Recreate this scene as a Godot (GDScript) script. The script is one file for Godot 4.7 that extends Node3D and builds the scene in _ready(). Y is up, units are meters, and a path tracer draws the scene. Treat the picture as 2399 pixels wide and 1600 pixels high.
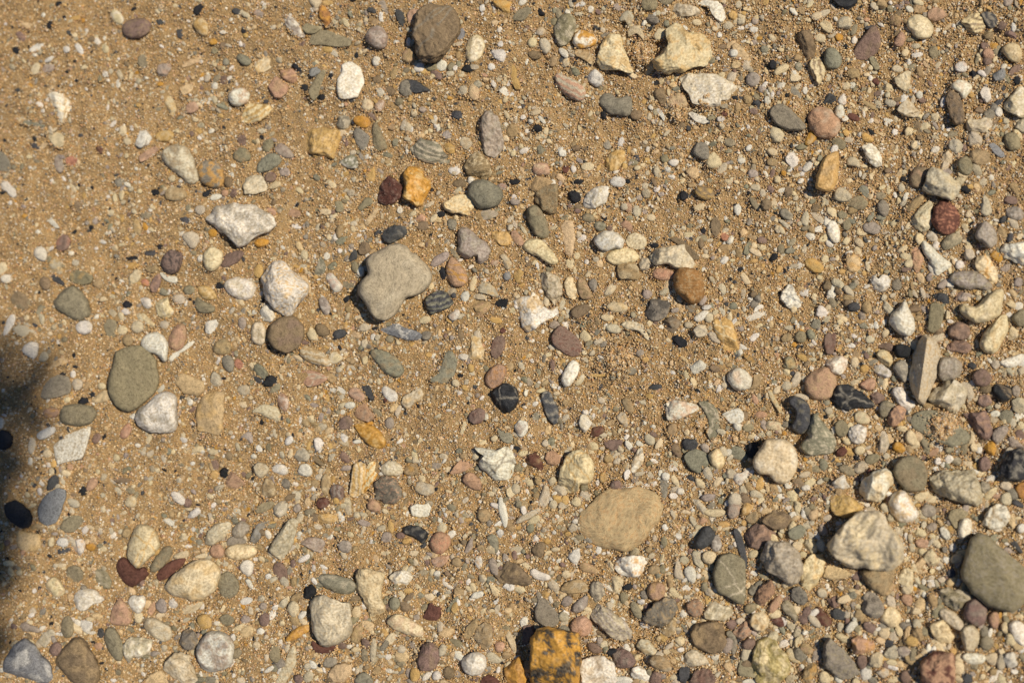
extends Node3D
# A patch of gravelly beach sand, about 0.96 m by 0.64 m, seen from straight above in low-to-high sun.

const STEP := 0.0004            # one step of the outlines, in metres
const WIDE := 2399.0
const HIGH := 1600.0
const CAM_AT := Vector3(0.11, 1.05, 0.06)

# named pebbles: kind | label | form, colours, marking, height | outline on the ground, in steps of 0.4 mm from the corner of the plot
const PEBBLES := [
	"sandstone_pebble|sand-coloured boulder with rusty spots near the white stone with an orange blush|dTHs3|1356 1234 1366 1200 1394 1167 1430 1149 1481 1142 1529 1149 1552 1180 1547 1216 1519 1244 1504 1274 1460 1290 1409 1279 1371 1259",
	"sandstone_pebble|bow-tie shaped buff stone near the dark grey lumpy pebble|fFI-9|860 614 870 599 891 589 911 576 931 573 952 581 962 596 972 596 982 609 1000 627 1008 647 1003 668 990 681 970 691 949 696 937 716 924 737 903 747 880 742 865 724 855 706 842 688 842 670 852 655 863 642 863 630 860 619",
	"sandstone_pebble|big grey sandstone boulder near the mauve-grey disc|fGEs9|2256 1340 2261 1317 2268 1292 2276 1266 2294 1254 2317 1259 2337 1279 2360 1297 2383 1315 2404 1338 2409 1363 2406 1394 2393 1419 2373 1432 2347 1427 2319 1419 2296 1401 2279 1389 2271 1371 2258 1356",
	"quartz_pebble|big layered grey and cream boulder near the buff cone under the layered boulder|kICp9|1945 1277 1955 1256 1970 1238 1990 1220 2008 1205 2029 1200 2052 1200 2072 1208 2082 1228 2095 1248 2108 1266 2115 1284 2113 1305 2100 1322 2077 1333 2049 1333 2021 1330 1996 1325 1973 1317 1957 1302 1947 1289",
	"quartz_pebble|orange and black mottled block near the white lump touching the orange block|kOKp9|1246 1526 1248 1501 1258 1475 1284 1475 1309 1478 1335 1481 1355 1488 1360 1519 1358 1557 1355 1590 1348 1621 1312 1628 1271 1626 1251 1608 1241 1570",
	"sandstone_pebble|large flat grey hexagonal stone near the white knuckle-shaped quartz|fG--5|252 902 258 879 265 851 270 826 288 818 306 815 326 813 349 831 362 846 367 871 370 894 362 915 342 938 319 956 301 961 283 956 268 945 255 920",
	"sandstone_pebble|big brown boulder with fine cracks near the cream drop-shaped pebble|kBEv7|970 51 978 31 996 15 1016 13 1042 13 1059 23 1067 38 1077 59 1075 74 1065 94 1049 115 1034 133 1014 140 993 140 980 128 973 102 968 71",
	"quartz_pebble|big white marble lump near the mauve lozenge pebble|aWEp8|485 512 506 487 531 479 562 479 592 482 618 494 641 510 641 530 628 543 608 550 590 558 577 571 559 576 546 563 523 548 503 530",
	"quartz_pebble|largest cream quartz boulder near the wide white quartz with a sandy notch|kCYp6|1562 87 1562 66 1585 59 1598 59 1608 79 1631 79 1652 84 1664 107 1664 133 1654 153 1629 153 1598 166 1562 168 1542 161 1532 140 1552 125 1565 107 1568 99",
	"quartz_pebble|large pale block near the long orange pebble|aIE-9|727 1417 738 1399 758 1394 776 1404 796 1412 817 1414 819 1442 822 1470 814 1491 796 1503 771 1511 750 1511 738 1486 732 1458",
	"quartz_pebble|pitted white egg-shaped stone near the wide white quartz pebble|kWYs8|615 652 625 632 641 614 659 617 674 624 687 637 699 650 712 660 720 675 712 693 699 711 687 729 671 739 656 734 638 716 625 698 620 675",
	"quartz_pebble|large cream lens-shaped stone near the cream bean pebble|rCY-7|388 1371 400 1353 418 1338 439 1322 462 1312 490 1312 510 1325 513 1345 510 1368 500 1386 482 1399 467 1407 449 1409 439 1399 413 1396 395 1386",
	"sandstone_pebble|big dusty brown cobble near the pale lavender triangular pebble|rBT-5|128 1544 148 1521 161 1501 179 1493 196 1501 209 1519 224 1542 232 1570 230 1600 204 1608 168 1600 148 1577 133 1560",
	"pebble|ridged buff slab standing on edge near the smoky lilac-grey lump|gITs9|2131 892 2133 866 2141 836 2151 810 2164 787 2182 792 2197 805 2202 826 2200 856 2194 882 2184 907 2174 935 2164 945 2151 938 2138 917",
	"slate_pebble|pale lavender triangular pebble near the big dusty brown cobble|rLW-5|5 1560 15 1537 31 1516 46 1501 61 1496 77 1509 92 1529 110 1547 120 1567 122 1588 112 1600 89 1600 61 1588 31 1580 10 1575",
	"pebble|large round ivory boulder near the pale grey-green speckled stone|fCW-9|1766 1081 1774 1065 1787 1047 1795 1032 1815 1030 1835 1030 1856 1042 1866 1065 1868 1088 1861 1109 1848 1126 1835 1132 1817 1126 1802 1111 1782 1109 1769 1096",
	"quartz_pebble|large yellow-green quartz near the dusty brown boulder|aJCp8|1764 1552 1769 1524 1779 1501 1797 1496 1815 1503 1830 1521 1846 1539 1853 1560 1843 1583 1830 1600 1797 1608 1772 1598 1764 1575",
	"quartz_pebble|wide white quartz with a sandy notch near the largest cream quartz boulder|aWIp4|1593 186 1608 176 1634 173 1670 173 1692 179 1713 194 1728 209 1726 224 1708 230 1687 235 1690 250 1664 252 1644 245 1624 242 1619 224 1603 204",
	"quartz_pebble|pitted buff sandstone slab near the white tooth-like pebble|kIGs7|2179 1126 2184 1111 2200 1103 2225 1103 2251 1103 2274 1101 2284 1109 2291 1129 2299 1152 2299 1175 2289 1185 2263 1177 2235 1170 2205 1160 2187 1147",
	"sandstone_pebble|big lobed lilac-grey stone near the cream block with a yellow stain|kV--7|1782 1307 1787 1287 1802 1271 1823 1269 1843 1271 1863 1284 1876 1302 1881 1322 1879 1345 1868 1366 1851 1371 1835 1358 1815 1348 1797 1333 1784 1320",
	"sandstone_pebble|grey slab carrying a heap of sand near the blocky ivory stone|fN--6|2136 991 2143 973 2164 963 2189 961 2207 968 2225 979 2245 994 2261 1007 2274 1022 2266 1037 2248 1042 2225 1047 2202 1035 2179 1024 2159 1014 2143 1004",
	"quartz_pebble|big white heart-shaped quartz near the large flat grey hexagonal stone|rWEp7|319 968 332 953 352 940 370 922 388 917 406 925 413 938 411 958 413 979 416 994 403 1009 383 1014 352 1012 329 1001 319 986",
	"sandstone_pebble|buff slab crossed by a white line near the long black splinter|fGIv8|1675 1368 1672 1343 1680 1317 1690 1302 1713 1297 1731 1305 1746 1315 1746 1348 1746 1384 1743 1414 1728 1412 1703 1396 1682 1386",
	"quartz_pebble|round white and mauve pebble near the ivory stone half sunk in sand|rWMp7|460 1537 465 1511 475 1491 490 1481 511 1481 531 1488 544 1506 546 1534 541 1555 526 1567 503 1572 480 1570 467 1557",
	"quartz_pebble|plump cream stone with yellow seams near the sand-coloured boulder with rusty spots|kCYv8|1307 1132 1312 1106 1320 1086 1332 1065 1348 1055 1368 1058 1383 1073 1391 1098 1388 1121 1373 1134 1360 1134 1353 1149 1332 1157 1312 1152",
	"sandstone_pebble|pink stone with a blood-red patch near the white bean pebble|aPRp8|2159 1557 2171 1539 2189 1526 2212 1529 2233 1532 2238 1560 2238 1590 2233 1613 2187 1616 2164 1595",
	"quartz_pebble|hourglass-shaped cream stone near the pale grey-green oval|kCT-6|835 1358 842 1335 860 1333 880 1340 898 1343 898 1363 891 1384 898 1404 901 1437 896 1460 880 1463 868 1447 857 1417 847 1394 835 1381",
	"sandstone_pebble|half-buried yellowish slab near the big white heart-shaped quartz|dTY-4|460 968 472 928 500 917 526 917 523 958 521 1009 511 1017 480 1012 460 1004",
	"sandstone_pebble|round brown disc pebble near the long buff striated pebble|fBM-9|626 790 633 761 656 745 686 741 710 761 710 790 697 815 669 827 641 815",
	"quartz_pebble|tall cream stone above a maroon pebble near the curved maroon pebble|rCYv7|298 1292 303 1266 314 1238 326 1228 344 1231 362 1243 370 1264 372 1282 360 1297 344 1312 332 1322 319 1333 309 1322 301 1307",
	"quartz_pebble|white and grey marble lump near the pink kidney-shaped pebble|aWEv6|1113 1050 1128 1050 1146 1055 1164 1055 1184 1047 1200 1052 1207 1070 1207 1091 1202 1109 1195 1121 1177 1126 1156 1121 1141 1106 1126 1096 1123 1081 1136 1068 1121 1060",
	"sandstone_pebble|round brown-grey disc near the white stone with an ochre edge|fGB-9|2095 1109 2098 1088 2113 1073 2133 1068 2154 1073 2166 1088 2174 1109 2171 1132 2164 1147 2143 1152 2120 1147 2108 1132",
	"quartz_pebble|white lump touching the orange block near the orange and black mottled block|kWT-7|1358 1562 1368 1544 1388 1537 1414 1539 1434 1552 1445 1575 1439 1603 1363 1606",
	"quartz_pebble|lumpy cream boulder near the orange and white oval pebble|kCYp8|1402 128 1407 107 1420 89 1430 79 1450 82 1458 94 1460 115 1471 133 1476 153 1483 166 1473 171 1453 163 1430 163 1409 161 1399 145",
	"quartz_pebble|ivory stone with brown scratches near the sandy oval pebble|rIBp5|380 355 395 342 418 339 439 347 451 367 457 390 464 413 462 423 449 431 436 426 416 408 390 388 377 370",
	"sandstone_pebble|pale grey-green speckled stone near the dark olive curved stone|rNIs7|1906 968 1919 976 1932 996 1947 1012 1960 1032 1957 1052 1947 1063 1924 1063 1904 1068 1886 1060 1876 1045 1883 1032 1899 1024 1891 1012 1901 991",
	"quartz_pebble|jagged white and yellow quartz cluster near the pale furrowed pebble|aWYp7|1210 703 1223 698 1243 696 1248 686 1261 693 1271 716 1284 726 1304 719 1307 734 1294 744 1271 755 1253 770 1235 777 1223 767 1220 744 1215 724 1205 709",
	"sandstone_pebble|long lilac-grey banded stone near the peach-brown round pebble|aVIb7|1373 1430 1381 1414 1399 1414 1422 1424 1445 1440 1468 1460 1480 1481 1478 1498 1457 1501 1434 1493 1414 1475 1388 1450",
	"sandstone_pebble|dusty brown boulder near the white-grey wedge pebble|aBT-8|1619 1486 1629 1465 1647 1458 1675 1455 1692 1463 1698 1486 1705 1503 1692 1521 1670 1532 1647 1521 1626 1511",
	"pebble|white kite-shaped flake near the smooth grey oval pebble|fWEs4|125 1042 140 1030 158 1017 179 1009 194 1001 209 1001 209 1017 204 1035 196 1060 189 1075 168 1078 145 1083 135 1088 128 1068",
	"pebble|knobbly yellow-cream stone near the upright grey blade-shaped pebble|kYTs5|707 337 712 316 732 306 753 301 781 303 799 311 796 332 786 349 781 370 761 365 743 362 725 357 707 349",
	"sandstone_pebble|grey diamond-shaped stone near the blue-grey flat pebble|rG--5|122 709 135 693 153 678 168 668 184 678 199 698 209 719 209 739 194 749 176 752 156 742 133 724",
	"sandstone_pebble|rusty brown granular sandstone near the twisted ivory stone|rHTs7|1578 663 1583 642 1593 630 1611 627 1629 630 1644 645 1649 665 1649 691 1639 706 1624 711 1608 706 1590 688 1580 673",
	"sandstone_pebble|grey speckled pointed stone near the peach pyramid-shaped stone|kEGs7|1929 1532 1932 1511 1945 1496 1960 1509 1980 1526 1996 1547 2011 1567 2013 1580 1996 1585 1975 1590 1952 1577 1934 1560",
	"quartz_pebble|curved cream bone-shaped stone near the cream wedge-shaped boulder|rCI-7|2248 724 2258 709 2271 716 2291 719 2307 698 2327 683 2347 675 2353 688 2347 711 2347 734 2330 747 2307 755 2284 755 2263 742",
	"quartz_pebble|blocky ivory stone near the smoky lilac-grey lump|aIW-8|2179 928 2192 912 2207 905 2220 892 2235 889 2251 899 2266 912 2266 930 2258 948 2245 963 2228 963 2205 953 2184 945",
	"sandstone_pebble|lumpy lilac-grey finger stone near the rough buff lump of stone|kVEp5|1128 278 1136 263 1149 260 1164 273 1172 291 1174 311 1179 332 1174 357 1159 367 1141 365 1131 349 1128 321 1126 298",
	"quartz_pebble|bulging white quartz near the white stone with an ochre edge|aWY-8|2016 1139 2026 1124 2044 1111 2059 1098 2077 1098 2092 1111 2103 1124 2092 1137 2080 1147 2072 1165 2054 1177 2031 1170 2016 1157",
	"quartz_pebble|cream stone with an undercut hollow near the brick-red sandstone|aIC-8|2177 400 2184 392 2205 397 2225 410 2243 423 2251 438 2245 456 2233 469 2215 464 2194 456 2174 451 2161 446 2171 426",
	"sandstone_pebble|round peach sandstone near the black stone with white veins|rPTs5|1919 866 1937 861 1952 874 1960 894 1957 915 1947 930 1929 938 1906 935 1891 922 1886 905 1891 884 1904 871",
	"quartz_pebble|bright amber stone near the purple-brown crusty stone|kOYp8|940 461 950 431 945 410 955 392 986 395 993 413 1006 423 1006 443 996 461 988 477 975 482 963 471",
	"sandstone_pebble|pink sandstone disc near the smooth grey oval cobble|rPI-5|1914 252 1939 252 1960 270 1970 291 1965 314 1945 324 1922 321 1904 309 1893 286 1899 265",
	"pebble|large chalk-white flake near the upright grey blade-shaped pebble|fWIp4|791 184 801 168 799 153 822 145 840 156 850 176 852 196 842 214 837 227 817 230 796 230 789 209",
	"sandstone_pebble|smooth grey-green pebble near the crumbly cream stone|rN--7|1095 443 1105 428 1123 420 1144 423 1159 433 1172 443 1179 459 1172 474 1154 487 1133 487 1118 487 1108 469 1098 456",
	"sandstone_pebble|grey-lilac hooked stone near the orange-streaked egg pebble|rVEp5|1072 543 1082 533 1100 538 1118 553 1139 568 1149 584 1144 604 1128 617 1116 614 1121 599 1105 599 1100 607 1082 599 1070 589 1077 573",
	"quartz_pebble|twisted ivory stone near the rusty brown granular sandstone|kIEv7|1522 599 1534 586 1557 581 1583 576 1603 573 1606 589 1619 601 1626 617 1624 627 1606 630 1585 627 1562 619 1537 622 1524 612",
	"quartz_pebble|ivory stone half sunk in sand near the round white and mauve pebble|aIT-6|380 1567 390 1549 408 1532 423 1529 441 1537 449 1557 459 1580 464 1603 428 1603 398 1583",
	"sandstone_pebble|brick-red sandstone near the pointed ivory stone|rRAs5|2184 515 2189 492 2200 474 2217 469 2233 479 2245 494 2251 515 2245 535 2230 548 2207 548 2189 533",
	"slate_pebble|black and grey speckled boulder near the mauve-brown triangular shard|kKEp8|2342 1101 2353 1081 2365 1063 2381 1052 2409 1055 2409 1121 2388 1126 2368 1124 2350 1116",
	"slate_pebble|slate-blue pebble near the matte black pebble|fL--6|87 1195 97 1172 112 1155 133 1144 153 1149 153 1167 145 1185 140 1203 130 1223 110 1231 92 1221",
	"slate_pebble|black stone with white veins near the round peach sandstone|aKEv7|1947 933 1957 917 1967 902 1988 902 2006 912 2021 920 2036 935 2049 948 2036 956 2018 953 2003 956 1985 963 1970 953 1952 940",
	"sandstone_pebble|rough grey-buff stone near the peach angular-round pebble|kETs7|1506 1447 1519 1430 1537 1412 1560 1399 1580 1404 1588 1422 1580 1440 1568 1455 1552 1473 1532 1468 1514 1458",
	"quartz_pebble|cream wedge-shaped boulder near the curved cream bone-shaped stone|rCY-8|2296 800 2309 777 2327 755 2347 737 2360 739 2363 762 2360 783 2347 803 2335 826 2319 826 2302 821",
	"quartz_pebble|tan cone-shaped stone near the ragged white quartz chunk|rYT-8|1919 400 1927 377 1942 362 1957 355 1965 360 1965 383 1965 400 1962 423 1955 441 1942 449 1927 446 1911 439 1914 418",
	"sandstone_pebble|green-white streaked slab near the bright amber stone|aNIb5|960 347 973 339 986 324 1006 329 1026 334 1039 357 1052 375 1052 383 1029 385 1003 383 980 375 968 362",
	"sandstone_pebble|smooth grey oval pebble near the white kite-shaped flake|rG--5|140 979 143 958 161 945 186 948 212 950 224 961 222 979 207 994 184 999 158 996 145 989",
	"quartz_pebble|white stone with an ochre edge near the bulging white quartz|rWYp7|2082 1180 2095 1157 2110 1149 2126 1155 2136 1175 2146 1188 2154 1206 2138 1221 2118 1226 2098 1213 2087 1198",
	"sandstone_pebble|buff cone under the layered boulder near the big layered grey and cream boulder|rTG-5|2018 1343 2036 1333 2067 1333 2095 1328 2098 1348 2090 1366 2080 1384 2072 1399 2057 1389 2039 1376 2029 1361",
	"quartz_pebble|cream block with a yellow stain near the big lobed lilac-grey stone|aCYp7|1876 1358 1879 1335 1889 1312 1904 1299 1925 1299 1935 1315 1927 1345 1914 1371 1899 1381 1881 1376",
	"sandstone_pebble|large purple pebble near the glossy white bean-shaped pebble|fMRs5|1292 788 1299 775 1312 762 1327 770 1345 785 1358 798 1363 816 1358 831 1343 836 1322 828 1304 816 1294 803",
	"sandstone_pebble|glittering grey granite lump near the cream striated splinter of stone|kEPs7|873 1147 880 1126 896 1114 914 1116 931 1132 942 1149 939 1167 924 1177 901 1180 883 1170",
	"quartz_pebble|buff wedge stone near the cream bean pebble|aIG-7|630 1287 641 1266 656 1246 674 1220 687 1215 697 1223 692 1246 687 1271 676 1289 661 1310 648 1305 636 1294",
	"sandstone_pebble|flat mauve-brown slab near the round green-grey pebble|fMB-6|2001 122 2011 102 2026 82 2039 66 2052 61 2062 77 2064 102 2057 122 2041 135 2021 140 2006 138",
	"sandstone_pebble|smooth grey oval cobble near the pink sandstone disc|rE--6|1805 268 1807 252 1823 245 1840 245 1856 260 1874 278 1889 293 1884 303 1863 306 1835 301 1817 288",
	"sandstone_pebble|orange-tinged grey pebble near the ivory stone with brown scratches|rEOp5|460 400 470 380 488 374 511 385 523 400 523 426 516 441 500 441 480 433 465 420",
	"slate_pebble|dark olive curved stone near the pale grey-green speckled stone|rSG-7|1846 935 1861 928 1879 935 1894 945 1899 968 1902 991 1894 1009 1876 1017 1858 1009 1853 996 1863 984 1866 963 1851 950",
	"quartz_pebble|pale yellow wedge stone near the white pebble with a tan flank|aYCv5|1667 762 1680 749 1695 742 1713 755 1723 775 1728 798 1731 816 1718 823 1695 821 1690 800 1677 783",
	"sandstone_pebble|mottled lilac-grey oval stone near the ivory stone with an orange vein|rVGp6|2228 647 2240 637 2263 635 2286 635 2302 642 2314 658 2327 670 2314 681 2291 675 2268 678 2245 670 2230 660",
	"quartz_pebble|ivory angular pebble with white patches beside the cream stone with a tan flank|aIWp7|2353 255 2360 235 2378 214 2398 201 2414 217 2414 275 2393 275 2373 265",
	"slate_pebble|black knobbly pebble near the orange-brown rough oval|kKEv8|1151 922 1161 910 1179 899 1197 899 1207 912 1215 925 1212 945 1202 958 1192 966 1172 961 1156 948",
	"sandstone_pebble|pale grey heart-shaped pebble near the striped pinkish oval pebble|rE--5|1404 235 1414 219 1430 219 1450 232 1466 222 1478 227 1481 247 1478 268 1466 273 1445 270 1425 265 1409 252",
	"quartz_pebble|large white rounded quartz near the olive rectangular pebble|rWI-8|2085 752 2090 734 2105 726 2118 706 2126 711 2133 732 2143 749 2146 770 2138 783 2120 788 2103 777 2090 765",
	"sandstone_pebble|brown triangular stone near the slate-grey teardrop|aBT-6|1159 1348 1177 1333 1187 1317 1202 1317 1220 1330 1238 1348 1246 1363 1235 1373 1205 1368 1174 1368",
	"sandstone_pebble|curved maroon pebble near the tall cream stone above a maroon pebble|rR--5|270 1328 273 1312 286 1305 298 1312 309 1328 324 1333 334 1325 347 1338 344 1350 326 1363 311 1376 296 1371 281 1353",
	"sandstone_pebble|smooth grey-beige lozenge near the blue-white veined sliver|rNT-5|865 823 880 818 901 823 921 833 939 848 947 866 937 882 919 884 901 874 886 856 873 838",
	"quartz_pebble|wide white quartz pebble near the mauve lozenge pebble|rWIp5|523 673 528 658 546 650 572 652 592 658 600 673 592 691 582 703 562 703 539 691",
	"sandstone_pebble|blue-grey flat pebble near the smooth grey oval pebble|fE--3|94 930 102 902 115 882 135 879 158 882 166 907 161 922 133 930 107 935",
	"sandstone_pebble|mauve-grey disc near the salt-and-pepper pebble|rME-7|2258 1432 2263 1412 2279 1399 2296 1399 2312 1417 2314 1437 2309 1458 2294 1468 2274 1460 2261 1447",
	"quartz_pebble|white stone with an orange blush near the peach angular-round pebble|aWOp6|1440 1317 1453 1307 1478 1302 1504 1302 1517 1315 1511 1333 1499 1348 1478 1353 1455 1345 1443 1333",
	"sandstone_pebble|slate-grey teardrop near the peach-brown round pebble|fE--6|1256 1391 1266 1389 1281 1404 1294 1422 1309 1440 1309 1458 1294 1470 1271 1465 1256 1452 1253 1430 1261 1412",
	"slate_pebble|matte black pebble near the slate-blue pebble|rK--6|8 1188 18 1177 38 1172 54 1183 69 1198 74 1216 69 1234 51 1239 31 1226 15 1213",
	"quartz_pebble|broad white quartz slab near the ivory stone with an orange vein|aWC-7|2345 586 2353 573 2373 571 2414 566 2414 624 2393 619 2373 612 2353 601",
	"pebble|crusty yellow stone near the bulging white quartz|kYTs6|1947 1175 1955 1160 1973 1157 1993 1165 2008 1175 2021 1188 2008 1206 1983 1211 1960 1208 1950 1193",
	"sandstone_pebble|mottled grey-olive pebble near the orange and white oval pebble|rGIp6|1297 66 1304 51 1315 36 1332 31 1345 41 1350 61 1343 79 1337 94 1325 107 1309 107 1304 92 1299 79",
	"sandstone_pebble|pale grey-green oval near the hourglass-shaped cream stone|rNI-7|745 1356 753 1345 773 1345 799 1350 822 1358 832 1368 832 1381 819 1391 796 1391 771 1381 753 1371",
	"sandstone_pebble|mauve angular stone near the long black splinter|aMP-7|1746 1256 1756 1238 1774 1228 1792 1231 1810 1243 1820 1251 1812 1264 1795 1274 1779 1287 1759 1282 1749 1269",
	"quartz_pebble|white knuckle-shaped quartz near the knuckled cream quartz|rW--7|329 805 334 792 352 780 372 780 390 795 393 813 390 833 388 846 380 846 370 833 355 826 337 823",
	"quartz_pebble|white clotted quartz near the tan egg-shaped pebble|kIWp6|286 1519 293 1501 311 1491 332 1493 355 1498 352 1516 342 1534 326 1542 311 1539 301 1552 291 1537",
	"sandstone_pebble|rough buff lump of stone near the smooth grey-green pebble|kTCs5|1088 388 1095 372 1116 357 1131 365 1144 377 1151 400 1149 413 1133 421 1113 416 1095 408",
	"quartz_pebble|pinkish ivory tongue-shaped stone near the mauve-brown block|rCP-6|906 1460 914 1445 931 1437 954 1447 977 1460 993 1475 990 1491 970 1491 944 1483 919 1473",
	"sandstone_pebble|olive-brown rod near the rough buff nodule|rGB-7|1233 499 1241 484 1258 482 1269 494 1279 515 1286 538 1284 556 1266 558 1251 550 1241 528",
	"sandstone_pebble|striped pinkish oval pebble near the pale grey heart-shaped pebble|rPIb5|1299 179 1307 171 1322 176 1343 186 1363 199 1373 214 1368 232 1353 237 1332 227 1317 214 1304 196",
	"sandstone_pebble|rough buff nodule near the olive-brown rod|kTGs7|1251 461 1263 443 1284 433 1304 433 1307 456 1304 479 1302 497 1286 499 1271 489 1258 477",
	"sandstone_pebble|grey-green half-buried oval pebble tinged tan beside the orange-brown rough oval|dNT-3|1034 851 1042 828 1057 823 1070 836 1072 861 1065 884 1049 894 1031 897 1011 894 1008 884 1029 874",
	"quartz_pebble|orange angular pebble tinged rusty beside the orange and black mottled block|aOH-6|1179 1570 1195 1555 1218 1537 1225 1557 1228 1583 1241 1603 1210 1613 1190 1603",
	"quartz_pebble|white quartz with a tan rim near the white tooth-like pebble|kWTv6|2302 1228 2312 1205 2322 1190 2342 1180 2358 1187 2368 1208 2360 1231 2342 1238 2322 1238",
	"sandstone_pebble|mauve-brown block near the pinkish ivory tongue-shaped stone|aMB-6|978 1557 983 1526 991 1509 1014 1506 1026 1516 1029 1542 1021 1565 1001 1572 983 1570",
	"quartz_pebble|orange shell-like pebble near the cream striated splinter of stone|rOYp6|827 994 845 991 863 994 880 1001 893 1014 903 1032 901 1047 888 1052 873 1047 855 1035 840 1017",
	"quartz_pebble|pale cream-green cobble near the cream stone with brown grooves|rCN-5|2128 48 2138 36 2154 33 2171 41 2187 56 2187 74 2182 87 2164 92 2143 87 2133 71 2123 59",
	"sandstone_pebble|long grey tapered slab near the large chalk-white flake|fG--4|725 97 732 79 750 71 766 71 786 79 822 92 819 107 791 110 755 105 730 105",
	"sandstone_pebble|purple-brown crusty stone near the bright amber stone|kRMs5|886 466 891 448 896 426 908 413 926 418 942 441 939 461 921 474 901 479 888 474",
	"quartz_pebble|cream tongue-shaped pebble near the olive-brown rod|rCT-6|1225 579 1233 566 1253 558 1271 563 1284 579 1299 596 1309 612 1297 622 1281 614 1258 599 1235 591",
	"sandstone_pebble|smoky lilac-grey lump near the ridged buff slab standing on edge|rVEp7|2200 854 2207 838 2225 836 2245 841 2256 854 2253 874 2243 887 2225 889 2210 894 2200 882",
	"sandstone_pebble|mauve-brown triangular shard near the black pebble with a brown vein|aMP-7|2261 971 2276 968 2294 968 2309 961 2319 981 2325 1004 2325 1024 2307 1030 2291 1014 2274 994",
	"quartz_pebble|white and tan wedge near the grey crescent with a white vein|aWPp6|1560 958 1562 943 1575 935 1593 940 1616 943 1634 945 1639 956 1624 966 1603 976 1583 984 1565 984",
	"quartz_pebble|crumbly cream stone near the smooth grey-green pebble|kCYs7|1037 477 1052 469 1062 461 1082 456 1103 459 1113 471 1108 492 1098 505 1077 499 1057 497 1042 489",
	"sandstone_pebble|tan half-buried oval pebble beside the half-buried yellowish slab|dT--5|408 897 421 874 441 879 479 894 479 917 459 928 428 920",
	"sandstone_pebble|dark mauve oval pebble near the white quartz shaped like a bent wing|rMBs6|321 91 299 89 286 76 286 58 305 45 328 43 348 48 354 65 342 82",
	"quartz_pebble|pale furrowed pebble near the jagged white and yellow quartz cluster|kIGv6|1266 645 1281 635 1292 642 1307 647 1315 668 1317 686 1309 703 1299 714 1286 698 1276 681 1266 663",
	"quartz_pebble|smooth white oval pebble near the mauve-brown block|rW--7|1080 1555 1088 1539 1105 1529 1123 1529 1136 1539 1141 1557 1131 1575 1110 1585 1090 1577",
	"quartz_pebble|plump white pebble with grey pits near the pale speckled disc|rWI-7|1391 566 1401 550 1419 540 1439 543 1457 553 1462 568 1457 584 1439 581 1422 589 1404 584",
	"sandstone_pebble|tan half-buried pebble tinged yellowish beside the matte black pebble|dTY-4|36 1251 43 1241 71 1246 94 1254 94 1274 84 1292 61 1294 41 1284",
	"quartz_pebble|cream quartz wedge with yellow bands near the plump round white pebble|aCYb5|564 283 569 263 579 245 597 240 618 245 633 247 641 252 628 270 608 283 582 288",
	"slate_pebble|dark grey-green block near the orange-streaked egg pebble|aSNb8|996 701 1011 686 1031 681 1044 683 1054 698 1062 709 1049 721 1029 729 1011 737 1001 724",
	"quartz_pebble|cream striated splinter of stone near the glittering grey granite lump|aCYb7|817 1160 822 1124 827 1088 840 1083 855 1083 857 1101 852 1132 845 1160 832 1165",
	"quartz_pebble|ivory oval pebble tinged tan beside the white clotted quartz|rIT-6|337 1465 342 1450 360 1447 377 1458 398 1468 403 1488 393 1501 375 1503 357 1491 342 1475",
	"quartz_pebble|white shark-tooth shaped pebble near the mottled lilac-grey oval stone|rW--6|2159 573 2166 563 2177 571 2192 586 2210 604 2228 614 2230 624 2217 632 2207 637 2200 645 2192 642 2187 624 2177 609 2166 594",
	"sandstone_pebble|olive-grey half-buried pebble with grey-green specks beside the large cream lens-shaped stone|dGNs3|506 1368 513 1348 531 1340 549 1348 559 1366 557 1389 539 1401 518 1396",
	"sandstone_pebble|orange-streaked egg pebble near the grey-lilac hooked stone|rPOv7|1044 635 1049 614 1057 601 1072 612 1085 630 1095 645 1093 663 1082 670 1065 673 1054 660 1047 647",
	"quartz_pebble|white arrowhead-shaped quartz near the tan egg-shaped pebble|aWI-4|173 1394 189 1381 212 1379 227 1386 242 1404 235 1412 217 1414 204 1427 186 1432 176 1419",
	"sandstone_pebble|tan egg-shaped pebble near the small white heart-shaped pebble|rPT-4|255 1450 263 1424 275 1401 288 1407 301 1427 309 1447 301 1465 278 1465 260 1463",
	"sandstone_pebble|grey angular pebble tinged ivory beside the buff cone under the layered boulder|aEI-6|2021 1419 2026 1394 2036 1384 2049 1386 2062 1404 2072 1422 2069 1440 2054 1447 2036 1445 2026 1440",
	"sandstone_pebble|olive-grey elongated pebble beside the white clotted quartz|rG--6|242 1486 252 1470 268 1473 278 1488 286 1509 288 1537 278 1552 260 1537 247 1511",
	"sandstone_pebble|dark brown rod-shaped stone near the white pebble propped against a dark rod|kBS-8|2217 230 2225 217 2238 212 2251 222 2253 240 2258 260 2261 281 2251 291 2238 291 2228 273 2220 250",
	"quartz_pebble|cream oval pebble beside the plump white pebble with grey pits|rC--5|1419 599 1434 586 1460 579 1485 586 1498 599 1493 612 1468 617 1445 622 1424 614",
	"sandstone_pebble|smoky mottled crystal near the rusty brown granular sandstone|aEKp5|1511 732 1522 716 1524 701 1547 701 1570 709 1570 726 1560 742 1542 752 1524 752 1511 742",
	"sandstone_pebble|grey crescent with a white vein near the white ear-shaped pebble|fNIv4|1636 943 1654 940 1672 950 1682 963 1687 989 1687 1009 1677 1024 1662 1027 1657 1009 1662 999 1659 981 1649 963",
	"quartz_pebble|pointed ivory stone near the brick-red sandstone|aIT-6|2138 517 2149 497 2166 479 2179 469 2187 479 2182 497 2187 517 2179 538 2161 543 2143 533",
	"quartz_pebble|white pebble with a tan flank near the white ear-shaped pebble|rWP-7|1705 884 1710 871 1726 861 1743 864 1759 879 1764 894 1756 910 1738 915 1721 912 1710 899",
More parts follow.
